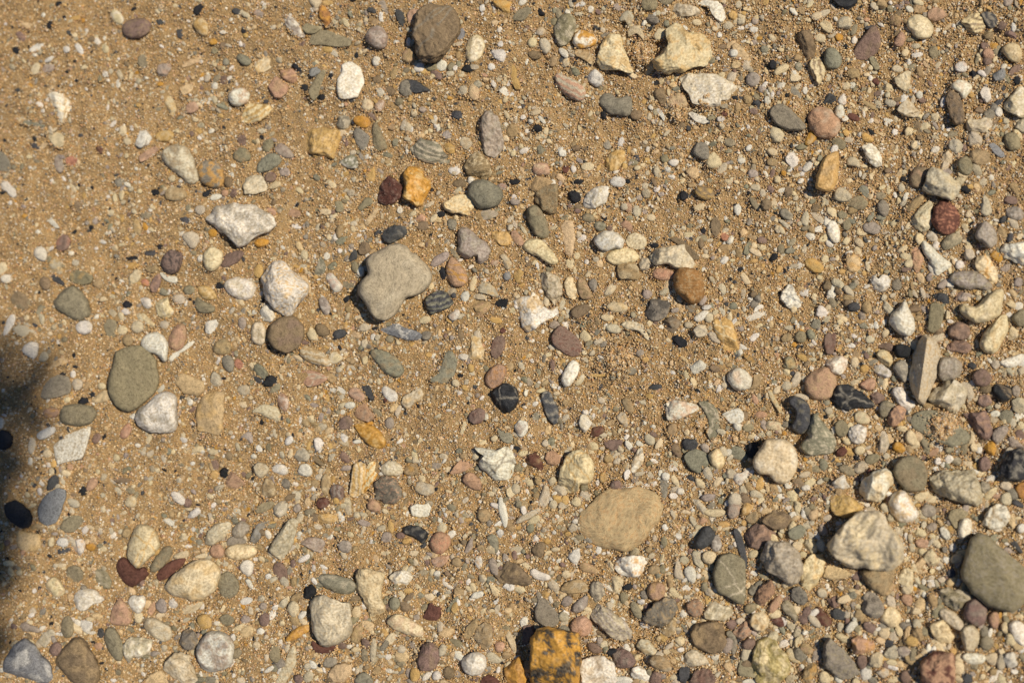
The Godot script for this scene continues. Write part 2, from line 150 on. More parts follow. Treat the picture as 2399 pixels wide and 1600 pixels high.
	"quartz_pebble|cream drop-shaped pebble near the big brown boulder with fine cracks|rCW-5|1090 115 1098 92 1108 82 1123 82 1136 99 1136 117 1126 135 1110 148 1098 145 1093 133",
	"sandstone_pebble|grey-green round disc near the cream egg pebble|fN--5|1603 1070 1613 1058 1631 1052 1649 1058 1662 1070 1662 1086 1649 1098 1636 1109 1621 1101 1608 1086",
	"sandstone_pebble|brown angular oval pebble tinged tan beside the mauve angular stone|aBT-6|1784 1218 1797 1205 1815 1195 1838 1197 1853 1210 1853 1228 1838 1238 1817 1241 1797 1231",
	"slate_pebble|blue-white veined sliver near the smooth grey-beige lozenge|aLWv4|891 775 906 760 929 757 954 770 975 775 990 788 975 798 947 795 916 785",
	"quartz_pebble|ivory stone with an orange vein near the mottled lilac-grey oval stone|aCOv6|2289 604 2304 596 2319 604 2330 624 2340 642 2337 660 2325 668 2312 652 2291 635 2286 619",
	"sandstone_pebble|speckled mauve pebble near the knuckled cream quartz|rMKs5|375 619 383 596 398 586 418 589 428 599 423 622 416 640 398 642 383 635",
	"quartz_pebble|white-grey wedge pebble near the dusty brown boulder|aIGp7|1649 1437 1659 1419 1675 1407 1687 1417 1708 1422 1718 1432 1713 1447 1695 1455 1672 1452 1654 1450",
	"quartz_pebble|cream bean pebble near the buff wedge stone|rCT-7|526 1289 539 1279 557 1274 577 1277 595 1279 602 1292 592 1305 574 1310 557 1312 539 1310 528 1302",
	"quartz_pebble|white quartz shaped like a bent wing near the dark mauve oval pebble|aWYv3|112 222 128 214 148 222 166 240 166 255 156 265 148 286 138 286 133 268 133 252 120 250 117 235",
	"quartz_pebble|glossy white layered quartz near the plump white pebble with grey pits|aWIv7|1366 477 1371 461 1386 443 1404 438 1424 438 1424 456 1419 474 1406 482 1388 489 1373 487",
	"quartz_pebble|long buff striated pebble near the half-buried peach flake with white lines|rITb5|699 826 704 813 720 810 743 818 761 831 776 848 771 859 753 856 730 851 712 841",
	"sandstone_pebble|tan half-buried elongated pebble beside the cream tongue-shaped pebble|dT--4|1312 533 1325 517 1343 520 1348 545 1345 576 1340 599 1325 596 1320 568 1315 553",
	"sandstone_pebble|mauve angular pebble tinged grey beside the white lump touching the orange block|aME-6|1432 1524 1453 1514 1473 1526 1491 1547 1481 1565 1455 1565 1435 1557",
	"quartz_pebble|salt-and-pepper pebble near the white bean pebble|rIEs7|2251 1481 2261 1465 2281 1465 2296 1481 2296 1498 2289 1516 2276 1526 2263 1524 2256 1503",
	"sandstone_pebble|olive-grey lumpy oval pebble with ivory patches beside the mauve-grey disc|kGIp7|2202 1394 2210 1379 2225 1376 2240 1386 2258 1394 2266 1404 2253 1422 2243 1432 2225 1422 2210 1409",
	"pebble|ivory half-buried elongated pebble tinged tan beside the long orange pebble|dIT-3|643 1600 659 1565 674 1532 687 1511 694 1526 692 1557 679 1583 666 1603",
	"sandstone_pebble|lilac and white rounded pebble near the long grey tapered slab|rVMp6|855 84 865 66 883 59 903 69 908 89 903 110 891 115 865 102 857 94",
	"quartz_pebble|cream and tan folded stone near the salt-and-pepper pebble|aCT-7|2179 1468 2192 1455 2210 1452 2222 1465 2230 1481 2238 1491 2228 1506 2207 1506 2189 1493",
	"quartz_pebble|ivory angular elongated pebble tinged grey beside the cream bean pebble|aIE-6|480 1261 488 1243 500 1231 516 1226 536 1223 541 1236 531 1254 513 1269 495 1277 480 1274",
	"sandstone_pebble|grey-lilac pear-shaped pebble near the ivory stone with an orange vein|rVE-7|2286 548 2296 530 2309 517 2325 528 2335 545 2337 566 2327 581 2314 579 2302 563 2289 561",
	"quartz_pebble|white oval pebble beside the mauve-grey disc|rW--6|2363 1463 2378 1452 2396 1458 2411 1475 2411 1514 2396 1514 2378 1501 2370 1483",
	"quartz_pebble|pale blue-grey block near the big white marble lump|aI--4|569 433 577 413 595 410 613 413 625 436 623 448 597 454 572 456",
	"sandstone_pebble|peach oval pebble tinged tan beside the white knuckle-shaped quartz|rPT-6|393 805 398 780 413 762 426 757 436 769 436 790 428 813 413 823 398 815",
	"sandstone_pebble|orange-brown rough oval near the black knobbly pebble|rPHs7|1136 889 1144 869 1161 854 1179 854 1187 866 1182 887 1169 905 1156 912 1144 905",
	"quartz_pebble|cream rounded pebble beside the mauve lozenge pebble|rC--6|475 599 485 581 503 579 521 591 521 612 508 630 493 635 477 627",
	"sandstone_pebble|dark brown faceted block near the round green-grey pebble|aB--8|1868 82 1881 71 1899 71 1907 92 1912 112 1907 133 1891 140 1881 122 1874 102",
	"sandstone_pebble|olive rectangular pebble near the large white rounded quartz|fG--6|2179 726 2184 711 2202 711 2212 724 2210 749 2202 772 2187 780 2174 772 2177 749",
	"quartz_pebble|orange and white oval pebble near the mottled grey-olive pebble|rOWp6|1340 97 1345 79 1360 69 1381 77 1399 87 1401 97 1394 107 1368 115 1348 110",
	"sandstone_pebble|tan lumpy oval pebble tinged ivory beside the smooth white oval pebble|kTI-6|1110 1493 1118 1470 1136 1458 1151 1465 1154 1491 1149 1516 1133 1521 1121 1509",
	"sandstone_pebble|round pink granular pebble near the black flaky pebble|rPAs7|1037 1246 1053 1256 1055 1274 1046 1289 1032 1299 1015 1294 1006 1278 1008 1260 1020 1248",
	"sandstone_pebble|peach-brown round pebble near the long lilac-grey banded stone|rPH-6|1338 1458 1350 1447 1368 1442 1384 1452 1387 1469 1381 1485 1365 1492 1347 1489 1335 1476",
	"sandstone_pebble|half-buried peach flake with white lines near the long buff striated pebble|fPIv2|689 877 707 866 735 869 761 879 766 889 745 902 722 907 707 894",
	"sandstone_pebble|tan half-buried pebble beside the large pale block|dT--4|768 1580 781 1560 801 1552 822 1557 824 1577 806 1598 781 1600",
	"sandstone_pebble|tan lumpy pebble tinged cream beside the pale speckled disc|kTC-6|1445 637 1450 619 1463 609 1481 612 1494 624 1499 642 1496 655 1476 655 1453 652",
	"slate_pebble|long black pebble with a pale fleck near the glossy white bean-shaped pebble|fSI-6|1269 933 1271 920 1284 917 1294 925 1297 940 1307 953 1309 973 1307 989 1299 994 1286 984 1276 963",
	"quartz_pebble|cream stone with brown grooves near the cream stone with a tan flank|aCBb6|2251 51 2266 38 2294 28 2302 38 2309 66 2294 77 2279 79 2266 69",
	"sandstone_pebble|maroon elongated pebble beside the large cream lens-shaped stone|rR--5|365 1348 372 1335 388 1322 408 1310 434 1307 431 1322 411 1340 390 1356 372 1363",
	"pebble|yellowish lumpy oval pebble tinged cream beside the glossy white layered quartz|kYC-5|1412 383 1427 362 1448 349 1463 355 1466 372 1453 388 1445 400 1420 400",
	"slate_pebble|dark grey lumpy pebble near the purple-brown crusty stone|kSE-7|893 553 903 535 924 528 947 530 954 543 944 558 926 563 914 573 901 566",
	"quartz_pebble|white angular pebble tinged peach beside the round peach sandstone|aWP-5|1934 854 1945 836 1965 833 1985 833 1988 848 1983 866 1970 879 1955 874 1942 864",
	"quartz_pebble|ivory angular oval pebble tinged lilac-grey beside the dark brown rod-shaped stone|aIV-6|2261 296 2274 275 2289 281 2309 275 2330 281 2327 296 2307 311 2289 309 2271 306",
	"sandstone_pebble|mauve angular pebble tinged maroon beside the dusty brown boulder|aMR-6|1616 1598 1626 1575 1644 1565 1664 1567 1675 1588 1675 1603 1619 1603",
	"quartz_pebble|bluish white jagged quartz near the pale yellow wedge stone|aWLv6|1828 701 1835 681 1843 673 1853 665 1861 678 1868 693 1879 714 1871 721 1856 726 1843 719 1835 706",
	"quartz_pebble|ivory elongated pebble tinged lilac-grey beside the cream and tan folded stone|rIV-7|2200 1437 2207 1424 2225 1427 2243 1440 2256 1455 2261 1473 2251 1481 2230 1468 2210 1452",
	"quartz_pebble|cream rounded pebble beside the buff cone under the layered boulder|rC--6|2062 1445 2072 1430 2085 1419 2100 1427 2113 1442 2108 1463 2092 1473 2075 1463 2064 1455",
	"sandstone_pebble|grey-green oval pebble beside the pale blue-grey block|rN--5|600 400 605 380 620 365 638 357 656 367 659 380 641 395 620 403 608 406",
	"slate_pebble|dark slate bean near the long black splinter|rS--8|1626 1271 1636 1256 1647 1238 1657 1231 1670 1238 1677 1254 1670 1271 1657 1282 1639 1287 1629 1282",
	"sandstone_pebble|mauve rounded pebble tinged peach beside the olive rectangular pebble|rMP-7|2222 775 2233 760 2251 752 2274 765 2274 785 2261 798 2240 795 2225 788",
	"quartz_pebble|ivory angular elongated pebble with grey patches beside the largest cream quartz boulder|aIEp5|1570 18 1583 8 1608 10 1631 15 1641 26 1634 38 1608 38 1585 41 1575 31",
	"quartz_pebble|cream angular oval pebble with brown bands beside the round green-grey pebble|aCBb6|1891 158 1902 140 1917 135 1930 145 1935 163 1930 184 1919 199 1907 184 1897 171",
	"sandstone_pebble|round green-grey pebble near the dark brown faceted block|rN--5|1932 128 1939 112 1957 112 1970 128 1975 145 1965 161 1947 163 1932 150",
	"sandstone_pebble|olive-grey elongated pebble tinged tan beside the tall cream stone above a maroon pebble|rGT-6|349 1333 357 1315 372 1294 388 1279 403 1282 403 1297 393 1315 375 1333 357 1343",
	"quartz_pebble|plump round white pebble near the cream quartz wedge with yellow bands|rWPp6|577 241 561 250 543 246 535 233 535 218 548 207 566 205 581 213 584 228",
	"sandstone_pebble|pale pink pitted pebble near the big lobed lilac-grey stone|kPKs7|1769 1404 1774 1384 1789 1371 1807 1358 1815 1373 1815 1389 1802 1404 1789 1419 1774 1414",
	"quartz_pebble|glossy white bean-shaped pebble near the large purple pebble|rW--6|1315 884 1322 869 1332 851 1343 843 1353 848 1358 866 1350 884 1340 899 1327 907 1317 899",
	"sandstone_pebble|peach pyramid-shaped stone near the grey speckled pointed stone|aPO-8|1996 1498 2013 1488 2029 1498 2049 1506 2052 1521 2031 1529 2006 1534 1998 1516",
	"quartz_pebble|cream angular pebble with yellowish patches beside the mauve upright oval|aCYp5|1095 831 1105 810 1103 787 1121 785 1128 805 1136 826 1133 843 1113 843 1100 841",
	"sandstone_pebble|grey lumpy pebble tinged tan beside the round white and mauve pebble|kET-6|418 1506 426 1481 441 1470 459 1483 464 1501 454 1519 434 1524",
	"quartz_pebble|white angular oval pebble beside the largest cream quartz boulder|aW--4|1631 5 1657 0 1687 3 1698 26 1700 41 1692 51 1680 46 1667 31 1662 15 1639 13",
	"sandstone_pebble|brown half-buried oval pebble tinged peach beside the cream stone with an undercut hollow|dBP-6|2131 420 2138 400 2151 390 2171 392 2177 408 2166 426 2154 441 2136 438",
	"sandstone_pebble|tan half-buried oval pebble beside the cream block with a yellow stain|dT--4|1929 1353 1934 1333 1942 1322 1965 1328 1993 1338 1996 1348 1975 1356 1950 1358",
	"quartz_pebble|ivory angular elongated pebble tinged yellowish beside the smooth grey-beige lozenge|aIY-4|939 945 947 928 967 917 985 907 998 912 1000 930 985 938 970 943 957 961",
	"quartz_pebble|ivory oval pebble tinged olive-grey beside the round brown disc pebble|rIG-5|587 783 590 760 605 752 620 762 623 788 618 808 600 808 590 798",
	"quartz_pebble|cream angular elongated pebble with orange bands beside the cream striated splinter of stone|aCOb6|855 1101 865 1083 883 1081 888 1101 880 1121 863 1142 852 1155 847 1155 852 1132",
	"quartz_pebble|ivory angular oval pebble tinged olive-grey beside the dusty brown boulder|aIG-7|1603 1547 1608 1529 1624 1521 1641 1529 1657 1542 1662 1555 1641 1560 1619 1560 1606 1557",
	"quartz_pebble|cream angular pebble tinged orange beside the pale pink pitted pebble|aCO-7|1756 1455 1766 1437 1784 1432 1800 1440 1802 1463 1787 1481 1766 1475",
	"quartz_pebble|cream stone with a tan flank near the cream stone with brown grooves|rCT-7|2347 115 2360 102 2378 99 2393 110 2396 130 2386 148 2370 143 2355 130",
	"quartz_pebble|ragged white quartz chunk near the tan cone-shaped stone|kWIv6|2021 344 2029 337 2044 337 2059 352 2067 372 2067 388 2052 390 2039 380 2029 365",
	"sandstone_pebble|tan lumpy elongated pebble tinged ivory beside the slate-grey teardrop|kTI-6|1312 1384 1320 1368 1343 1358 1363 1358 1376 1373 1376 1386 1355 1389 1335 1391",
	"sandstone_pebble|peach blocky pebble near the cream quartz wedge with yellow bands|aPT-5|628 201 636 189 648 179 661 189 676 207 671 217 659 230 643 230 633 214",
	"sandstone_pebble|olive-grey elongated pebble tinged brown beside the green-white streaked slab|rGB-5|870 303 875 288 883 288 893 309 903 332 908 347 888 355 878 352 873 332",
	"quartz_pebble|white crescent pebble near the half-buried peach flake with white lines|rI--4|587 968 602 953 618 945 636 950 651 956 656 973 656 986 641 984 620 976 602 966",
	"sandstone_pebble|pinkish lilac lump near the chalky white round pebble|kPMv7|2077 986 2085 968 2098 953 2113 948 2123 961 2120 981 2105 996 2087 999",
	"sandstone_pebble|tan angular pebble tinged brown beside the cream stone with an undercut hollow|aTB-5|2268 362 2284 349 2312 352 2322 365 2317 385 2294 388 2274 377",
	"slate_pebble|black pebble with a brown vein near the mauve-brown triangular shard|rKBv7|2325 912 2332 897 2350 902 2368 905 2373 922 2368 938 2350 943 2332 930",
	"quartz_pebble|ivory rounded pebble tinged white beside the glittering grey granite lump|rIW-6|891 1101 896 1086 914 1078 931 1083 944 1096 942 1111 924 1116 898 1114",
	"slate_pebble|black flaky pebble near the bright white flat pebble|kKE-7|947 1236 960 1231 980 1233 996 1243 1006 1256 1003 1271 991 1274 975 1261 960 1254 945 1251",
	"quartz_pebble|white angular elongated pebble beside the pinkish lilac lump|aW--7|2090 915 2100 907 2115 907 2126 922 2133 938 2141 953 2131 961 2115 958 2105 943 2095 928",
	"quartz_pebble|cream rounded pebble tinged peach beside the white arrowhead-shaped quartz|rCP-5|105 1366 117 1353 133 1353 145 1368 153 1384 143 1396 130 1401 115 1386 107 1379",
	"quartz_pebble|small white angular pebble tinged cream beside the hourglass-shaped cream stone|aWC-6|911 1353 924 1340 942 1335 959 1340 967 1353 957 1368 942 1376 926 1371",
	"sandstone_pebble|small brown half-buried pebble tinged olive-grey beside the grey diamond-shaped stone|dBG-2|23 696 38 681 61 691 71 709 61 726 43 726 28 714",
	"sandstone_pebble|small olive-grey flat oval pebble beside the slate-blue pebble|fG--4|138 1236 148 1220 166 1208 184 1208 194 1218 186 1233 171 1246 153 1248",
	"sandstone_pebble|small lilac-grey angular oval pebble tinged mauve beside the buff wedge stone|aVM-5|702 1271 712 1259 735 1259 755 1261 761 1274 753 1297 743 1294 727 1287 712 1279",
	"sandstone_pebble|small tan oval pebble tinged ivory beside the rough grey-buff stone|rTI-7|1519 1547 1532 1534 1552 1537 1570 1549 1575 1570 1562 1575 1545 1570 1527 1560",
	"sandstone_pebble|small tan half-buried pebble tinged peach beside the wide white quartz with a sandy notch|dTP-5|1562 242 1573 224 1593 217 1608 230 1611 247 1593 260 1573 258",
	"quartz_pebble|knuckled cream quartz near the white knuckle-shaped quartz|kCW-6|362 711 372 703 393 696 395 714 406 729 400 742 385 749 370 739",
	"pebble|pale speckled disc near the plump white pebble with grey pits|fCEs4|1488 545 1504 550 1514 560 1516 574 1502 584 1485 584 1471 577 1466 565 1472 552",
	"quartz_pebble|chalky white round pebble near the black stone with white veins|kWEs6|1990 1014 1996 999 2013 996 2031 1001 2031 1019 2024 1037 2006 1040 1993 1032",
	"quartz_pebble|lobed white quartz near the large white rounded quartz|aWC-5|2041 647 2052 645 2059 655 2069 642 2080 645 2087 658 2085 673 2075 683 2059 683 2044 678",
	"quartz_pebble|white pebble propped against a dark rod near the dark brown rod-shaped stone|rWP-5|2228 201 2238 189 2258 186 2276 196 2279 209 2268 222 2263 232 2253 230 2245 214 2230 209",
	"slate_pebble|long black splinter near the mauve angular stone|fS--8|1718 1246 1726 1238 1736 1251 1743 1271 1749 1297 1754 1322 1751 1343 1743 1328 1736 1305 1726 1277",
	"slate_pebble|small black angular oval pebble beside the flat mauve-brown slab|aK--6|1950 -8 2011 -8 2006 13 1993 28 1978 23 1962 10",
	"sandstone_pebble|small mauve rounded pebble tinged brown beside the black pebble with a brown vein|rMB-6|2279 879 2291 866 2309 864 2322 877 2325 892 2312 905 2294 905 2281 892",
	"sandstone_pebble|small olive-grey flat oval pebble beside the large yellow-green quartz|fG--6|1728 1572 1736 1547 1746 1532 1756 1547 1764 1565 1772 1588 1751 1585 1733 1583",
	"sandstone_pebble|mauve lozenge pebble near the wide white quartz pebble|rM--4|516 622 523 599 544 589 564 586 572 596 559 612 541 624 523 627",
	"sandstone_pebble|sandy oval pebble near the ivory stone with brown scratches|rTC-4|437 462 425 469 408 472 389 466 384 454 389 444 403 437 423 440 436 450",
	"pebble|small cream flat oval pebble with yellowish patches beside the peach blocky pebble|fCYp2|595 158 602 143 620 133 638 130 651 138 641 153 620 168 602 171",
	"sandstone_pebble|small olive-grey flat oval pebble tinged yellowish beside the grey diamond-shaped stone|fGY-3|163 640 179 632 201 637 217 647 212 663 194 668 173 663 163 655",
	"quartz_pebble|small ivory angular pebble tinged tan beside the dark brown rod-shaped stone|aIT-6|2110 245 2120 235 2128 232 2143 247 2156 263 2151 273 2128 273 2108 265 2103 255",
	"sandstone_pebble|peach angular-round pebble near the rough grey-buff stone|rPY-6|1517 1386 1524 1368 1539 1363 1555 1368 1560 1386 1550 1404 1532 1407 1519 1396",
	"quartz_pebble|small ivory lumpy elongated pebble tinged cream beside the smoky mottled crystal|kIC-4|1453 762 1468 752 1491 755 1509 760 1519 775 1524 790 1519 800 1509 790 1496 775 1471 772",
	"slate_pebble|small black angular oval pebble beside the white kite-shaped flake|aK--4|-5 1009 15 1007 28 1024 28 1042 13 1055 -5 1055",
	"quartz_pebble|small white heart-shaped pebble near the tan egg-shaped pebble|rW--6|298 1404 309 1394 326 1396 337 1394 342 1409 334 1427 324 1440 311 1432 301 1419",
	"sandstone_pebble|upright grey blade-shaped pebble near the large chalk-white flake|fG--6|722 212 730 196 743 176 755 161 763 166 758 184 750 204 745 224 735 235 727 227",
	"quartz_pebble|cream egg pebble near the grey-green round disc|rCT-7|1659 1068 1670 1055 1682 1050 1695 1065 1700 1083 1692 1098 1680 1101 1667 1088",
	"pebble|bright white flat pebble near the black flaky pebble|fW--4|960 1188 975 1180 991 1183 1003 1177 1011 1190 1008 1208 986 1213 965 1208",
	"sandstone_pebble|small olive-grey rounded pebble beside the cream wedge-shaped boulder|rG--6|2370 744 2383 729 2404 721 2414 732 2414 757 2393 767 2378 757",
	"sandstone_pebble|small olive-grey oval pebble tinged cream beside the white shark-tooth shaped pebble|rGC-5|2207 571 2215 556 2233 545 2253 550 2258 563 2243 576 2222 586 2210 584",
	"sandstone_pebble|mauve upright oval near the orange-brown rough oval|fMR-4|1149 820 1154 800 1164 787 1177 785 1184 797 1182 815 1172 833 1161 841 1151 833",
	"sandstone_pebble|small peach angular pebble tinged grey beside the orange shell-like pebble|aPE-6|829 966 842 948 857 945 868 961 878 979 865 989 850 986 835 979",
	"sandstone_pebble|small olive-grey half-buried oval pebble tinged ivory beside the white arrowhead-shaped quartz|dGI-3|219 1340 235 1328 250 1343 260 1358 258 1379 242 1379 224 1363",
	"sandstone_pebble|small tan half-buried elongated pebble beside the ivory stone half sunk in sand|dT--3|337 1600 349 1580 375 1570 395 1588 400 1603",
	"sandstone_pebble|small olive-grey oval pebble beside the white arrowhead-shaped quartz|rG--5|140 1475 145 1450 158 1440 171 1455 173 1481 163 1496 148 1493",
	"sandstone_pebble|small olive-grey rounded pebble beside the dark brown rod-shaped stone|rG--6|2353 324 2365 309 2383 311 2393 332 2391 349 2373 355 2360 344",
	"slate_pebble|small slate-grey angular elongated pebble beside the big brown boulder with fine cracks|aS--4|947 186 968 186 986 194 1008 207 1019 212 993 214 973 219 952 209",
	"pebble|white ear-shaped pebble near the grey crescent with a white vein|fWI-5|1692 971 1705 963 1721 958 1733 956 1743 968 1743 984 1731 994 1710 991 1703 981",
	"quartz_pebble|small cream lumpy pebble tinged tan beside the buff cone under the layered boulder|kCT-5|2103 1356 2113 1335 2128 1328 2141 1340 2141 1361 2133 1376 2115 1371 2105 1366",
	"sandstone_pebble|small lilac-grey angular elongated pebble with white patches beside the long grey tapered slab|aVWp4|661 38 676 36 692 46 704 66 715 84 704 89 684 77 669 59",
	"sandstone_pebble|small grey flat oval pebble beside the knobbly yellow-cream stone|fE--5|827 311 835 298 850 306 865 319 863 334 855 352 845 352 832 332",
	"sandstone_pebble|small maroon angular pebble beside the pinkish ivory tongue-shaped stone|aR--5|988 1447 998 1430 1008 1412 1021 1422 1034 1422 1034 1437 1026 1455 1003 1455",
	"sandstone_pebble|small olive-grey half-buried pebble beside the white arrowhead-shaped quartz|dG--3|166 1365 156 1355 152 1342 159 1328 173 1325 186 1330 195 1342 192 1356 181 1366",
	"sandstone_pebble|small tan angular elongated pebble tinged orange beside the grey speckled pointed stone|aTO-6|1879 1598 1884 1572 1894 1552 1917 1552 1914 1575 1902 1593 1889 1608",
	"sandstone_pebble|small peach elongated pebble tinged salmon beside the twisted ivory stone|rPA-5|1527 645 1534 630 1552 627 1573 632 1585 642 1580 652 1560 658 1539 655",
	"sandstone_pebble|small grey oval pebble tinged ivory beside the ridged buff slab standing on edge|rEI-7|2092 861 2103 846 2118 843 2131 859 2128 879 2123 897 2113 892 2100 874",
	"sandstone_pebble|pink kidney-shaped pebble near the white and grey marble lump|rPM-6|1082 1126 1090 1109 1105 1106 1121 1119 1128 1134 1126 1149 1110 1147 1095 1139",
	"sandstone_pebble|small peach angular pebble tinged tan beside the cream bean pebble|aPT-5|528 1126 536 1106 549 1109 564 1121 574 1134 557 1144 536 1149 528 1142",
	"sandstone_pebble|small olive-grey flat pebble beside the white tooth-like pebble|fG--5|2222 1213 2228 1195 2256 1190 2271 1203 2261 1215 2245 1218 2245 1236 2238 1238",
	"sandstone_pebble|small mauve angular oval pebble tinged peach beside the smoky lilac-grey lump|aMP-6|2220 810 2233 800 2258 797 2276 808 2276 823 2261 828 2238 823 2222 820",
	"quartz_pebble|white oval egg pebble near the tan cone-shaped stone|rWC-6|1937 525 1947 515 1960 520 1967 535 1970 558 1962 571 1950 566 1939 545",
	"quartz_pebble|small yellowish angular pebble tinged tan beside the grey-lilac hooked stone|aYT-4|1151 543 1190 543 1200 563 1190 576 1174 576 1151 561",
	"sandstone_pebble|small tan elongated pebble tinged peach beside the pale furrowed pebble|rTP-5|1350 663 1358 650 1371 655 1381 675 1388 691 1378 703 1360 698 1353 681",
	"sandstone_pebble|small tan rounded pebble tinged olive-grey beside the wide white quartz pebble|rTG-5|498 815 506 800 521 792 539 800 541 818 534 831 516 831 500 826",
	"sandstone_pebble|small tan angular pebble tinged peach beside the orange-streaked egg pebble|aTP-4|1098 714 1113 703 1146 706 1151 719 1139 732 1128 744 1116 739 1113 724",
	"quartz_pebble|small ivory angular pebble tinged cream beside the flat mauve-brown slab|aIC-6|2095 184 2113 173 2126 166 2136 168 2133 194 2128 214 2115 212 2100 196",
	"quartz_pebble|white tooth-like pebble near the white quartz with a tan rim|rW--7|2245 1243 2248 1223 2258 1213 2274 1215 2279 1233 2274 1251 2261 1264 2248 1259",
	"sandstone_pebble|small grey rounded pebble beside the wide white quartz with a sandy notch|rE--6|1624 347 1634 334 1649 334 1662 344 1662 370 1654 375 1636 370 1624 362",
	"quartz_pebble|white bean pebble near the salt-and-pepper pebble|rWI-6|2253 1539 2263 1529 2286 1529 2307 1534 2312 1544 2302 1555 2281 1557 2261 1552",
	"sandstone_pebble|small peach angular pebble with grey specks beside the white-grey wedge pebble|aPEs7|1718 1483 1731 1468 1746 1455 1761 1463 1766 1473 1756 1488 1741 1498 1726 1493",
	"sandstone_pebble|small tan lumpy oval pebble beside the rough buff nodule|kT--6|1241 436 1248 418 1263 413 1284 418 1297 426 1276 438 1261 448 1246 448",
	"sandstone_pebble|small mauve half-buried pebble beside the buff wedge stone|dM--3|638 1343 643 1322 659 1317 671 1333 674 1353 659 1366 643 1361",
	"quartz_pebble|small white elongated pebble beside the cream wedge-shaped boulder|rW--6|2340 848 2355 841 2373 836 2393 828 2409 833 2396 848 2378 861 2358 861",
	"sandstone_pebble|small olive-grey rounded pebble tinged brown beside the white oval egg pebble|rGB-4|1980 479 1996 464 2016 456 2034 471 2034 484 2016 494 1998 487",
	"quartz_pebble|long orange pebble near the large pale block|rOH-6|666 1501 676 1486 694 1470 715 1463 727 1465 725 1478 704 1493 681 1503",
	"sandstone_pebble|small peach lumpy pebble with grey specks beside the white-grey wedge pebble|kPEs7|1610 1416 1619 1406 1632 1403 1643 1411 1648 1425 1645 1440 1632 1445 1620 1442 1610 1432",
	"sandstone_pebble|small grey flat oval pebble beside the white quartz shaped like a bent wing|fE--3|-8 352 10 360 23 380 23 400 -8 403",
	"sandstone_pebble|small peach angular elongated pebble tinged tan beside the white shark-tooth shaped pebble|aPT-6|2136 586 2149 579 2161 591 2166 607 2159 624 2149 645 2143 635 2138 612",
	"quartz_pebble|small ivory angular oval pebble tinged yellowish beside the rough grey-buff stone|aIY-6|1491 1514 1501 1498 1519 1498 1532 1514 1545 1532 1527 1537 1506 1529",
	"quartz_pebble|small white angular pebble tinged lilac-grey beside the white lump touching the orange block|aWV-6|1478 1583 1481 1565 1499 1560 1514 1572 1527 1585 1519 1595 1496 1598",
	"sandstone_pebble|small olive-grey rounded pebble tinged grey-green beside the cream stone with an undercut hollow|rGN-6|2243 385 2251 370 2266 365 2279 377 2279 400 2268 413 2253 406",
	"sandstone_pebble|small grey lumpy pebble with ivory bands beside the long lilac-grey banded stone|kEIb6|1381 1386 1383 1368 1399 1361 1411 1368 1417 1389 1406 1407 1394 1407 1386 1399",
	"quartz_pebble|small white lumpy elongated pebble with tan patches beside the sand-coloured boulder with rusty spots|kWTp5|1478 1101 1483 1078 1494 1055 1504 1050 1509 1065 1506 1086 1496 1106 1483 1119",
	"sandstone_pebble|small mauve flat oval pebble tinged maroon beside the round peach sandstone|fMR-5|1932 788 1945 777 1960 783 1960 808 1950 831 1937 828 1932 808",
	"sandstone_pebble|small mauve angular oval pebble tinged slate-grey beside the slate-grey teardrop|aMS-5|1223 1468 1241 1463 1258 1470 1251 1493 1235 1511 1223 1511 1225 1488",
	"quartz_pebble|small cream angular elongated pebble tinged ivory beside the pale furrowed pebble|aCI-5|1322 663 1330 650 1343 650 1350 668 1355 688 1348 701 1332 698 1325 681",
	"sandstone_pebble|small tan angular pebble tinged cream beside the buff wedge stone|aTC-5|613 1142 620 1121 636 1124 646 1144 648 1162 633 1167 615 1160",
	"sandstone_pebble|small brown flat elongated pebble beside the twisted ivory stone|fB--7|1570 561 1585 556 1601 563 1619 579 1636 596 1639 607 1626 609 1613 601 1603 584 1588 573",
	"sandstone_pebble|small lilac-grey rounded pebble tinged grey beside the cream bean pebble|rVE-6|541 1251 549 1231 564 1220 579 1226 585 1238 574 1254 564 1261 549 1259",
	"quartz_pebble|small yellowish oval pebble tinged cream beside the wide white quartz pebble|rYC-5|459 675 469 668 490 670 505 686 508 701 485 703 469 696",
	"sandstone_pebble|small lilac-grey rounded pebble tinged slate-grey beside the grey-lilac pear-shaped pebble|rVS-4|2355 494 2368 484 2388 484 2401 497 2398 515 2378 517 2360 510",
	"sandstone_pebble|small olive-grey rounded pebble tinged tan beside the pale blue-grey block|rGT-4|544 365 551 352 564 344 577 349 587 362 585 377 567 383 549 377",
	"sandstone_pebble|small grey lumpy pebble with black specks beside the cream block with a yellow stain|kEKs6|1853 1394 1858 1379 1874 1373 1886 1386 1894 1401 1889 1414 1874 1417 1861 1407",
]
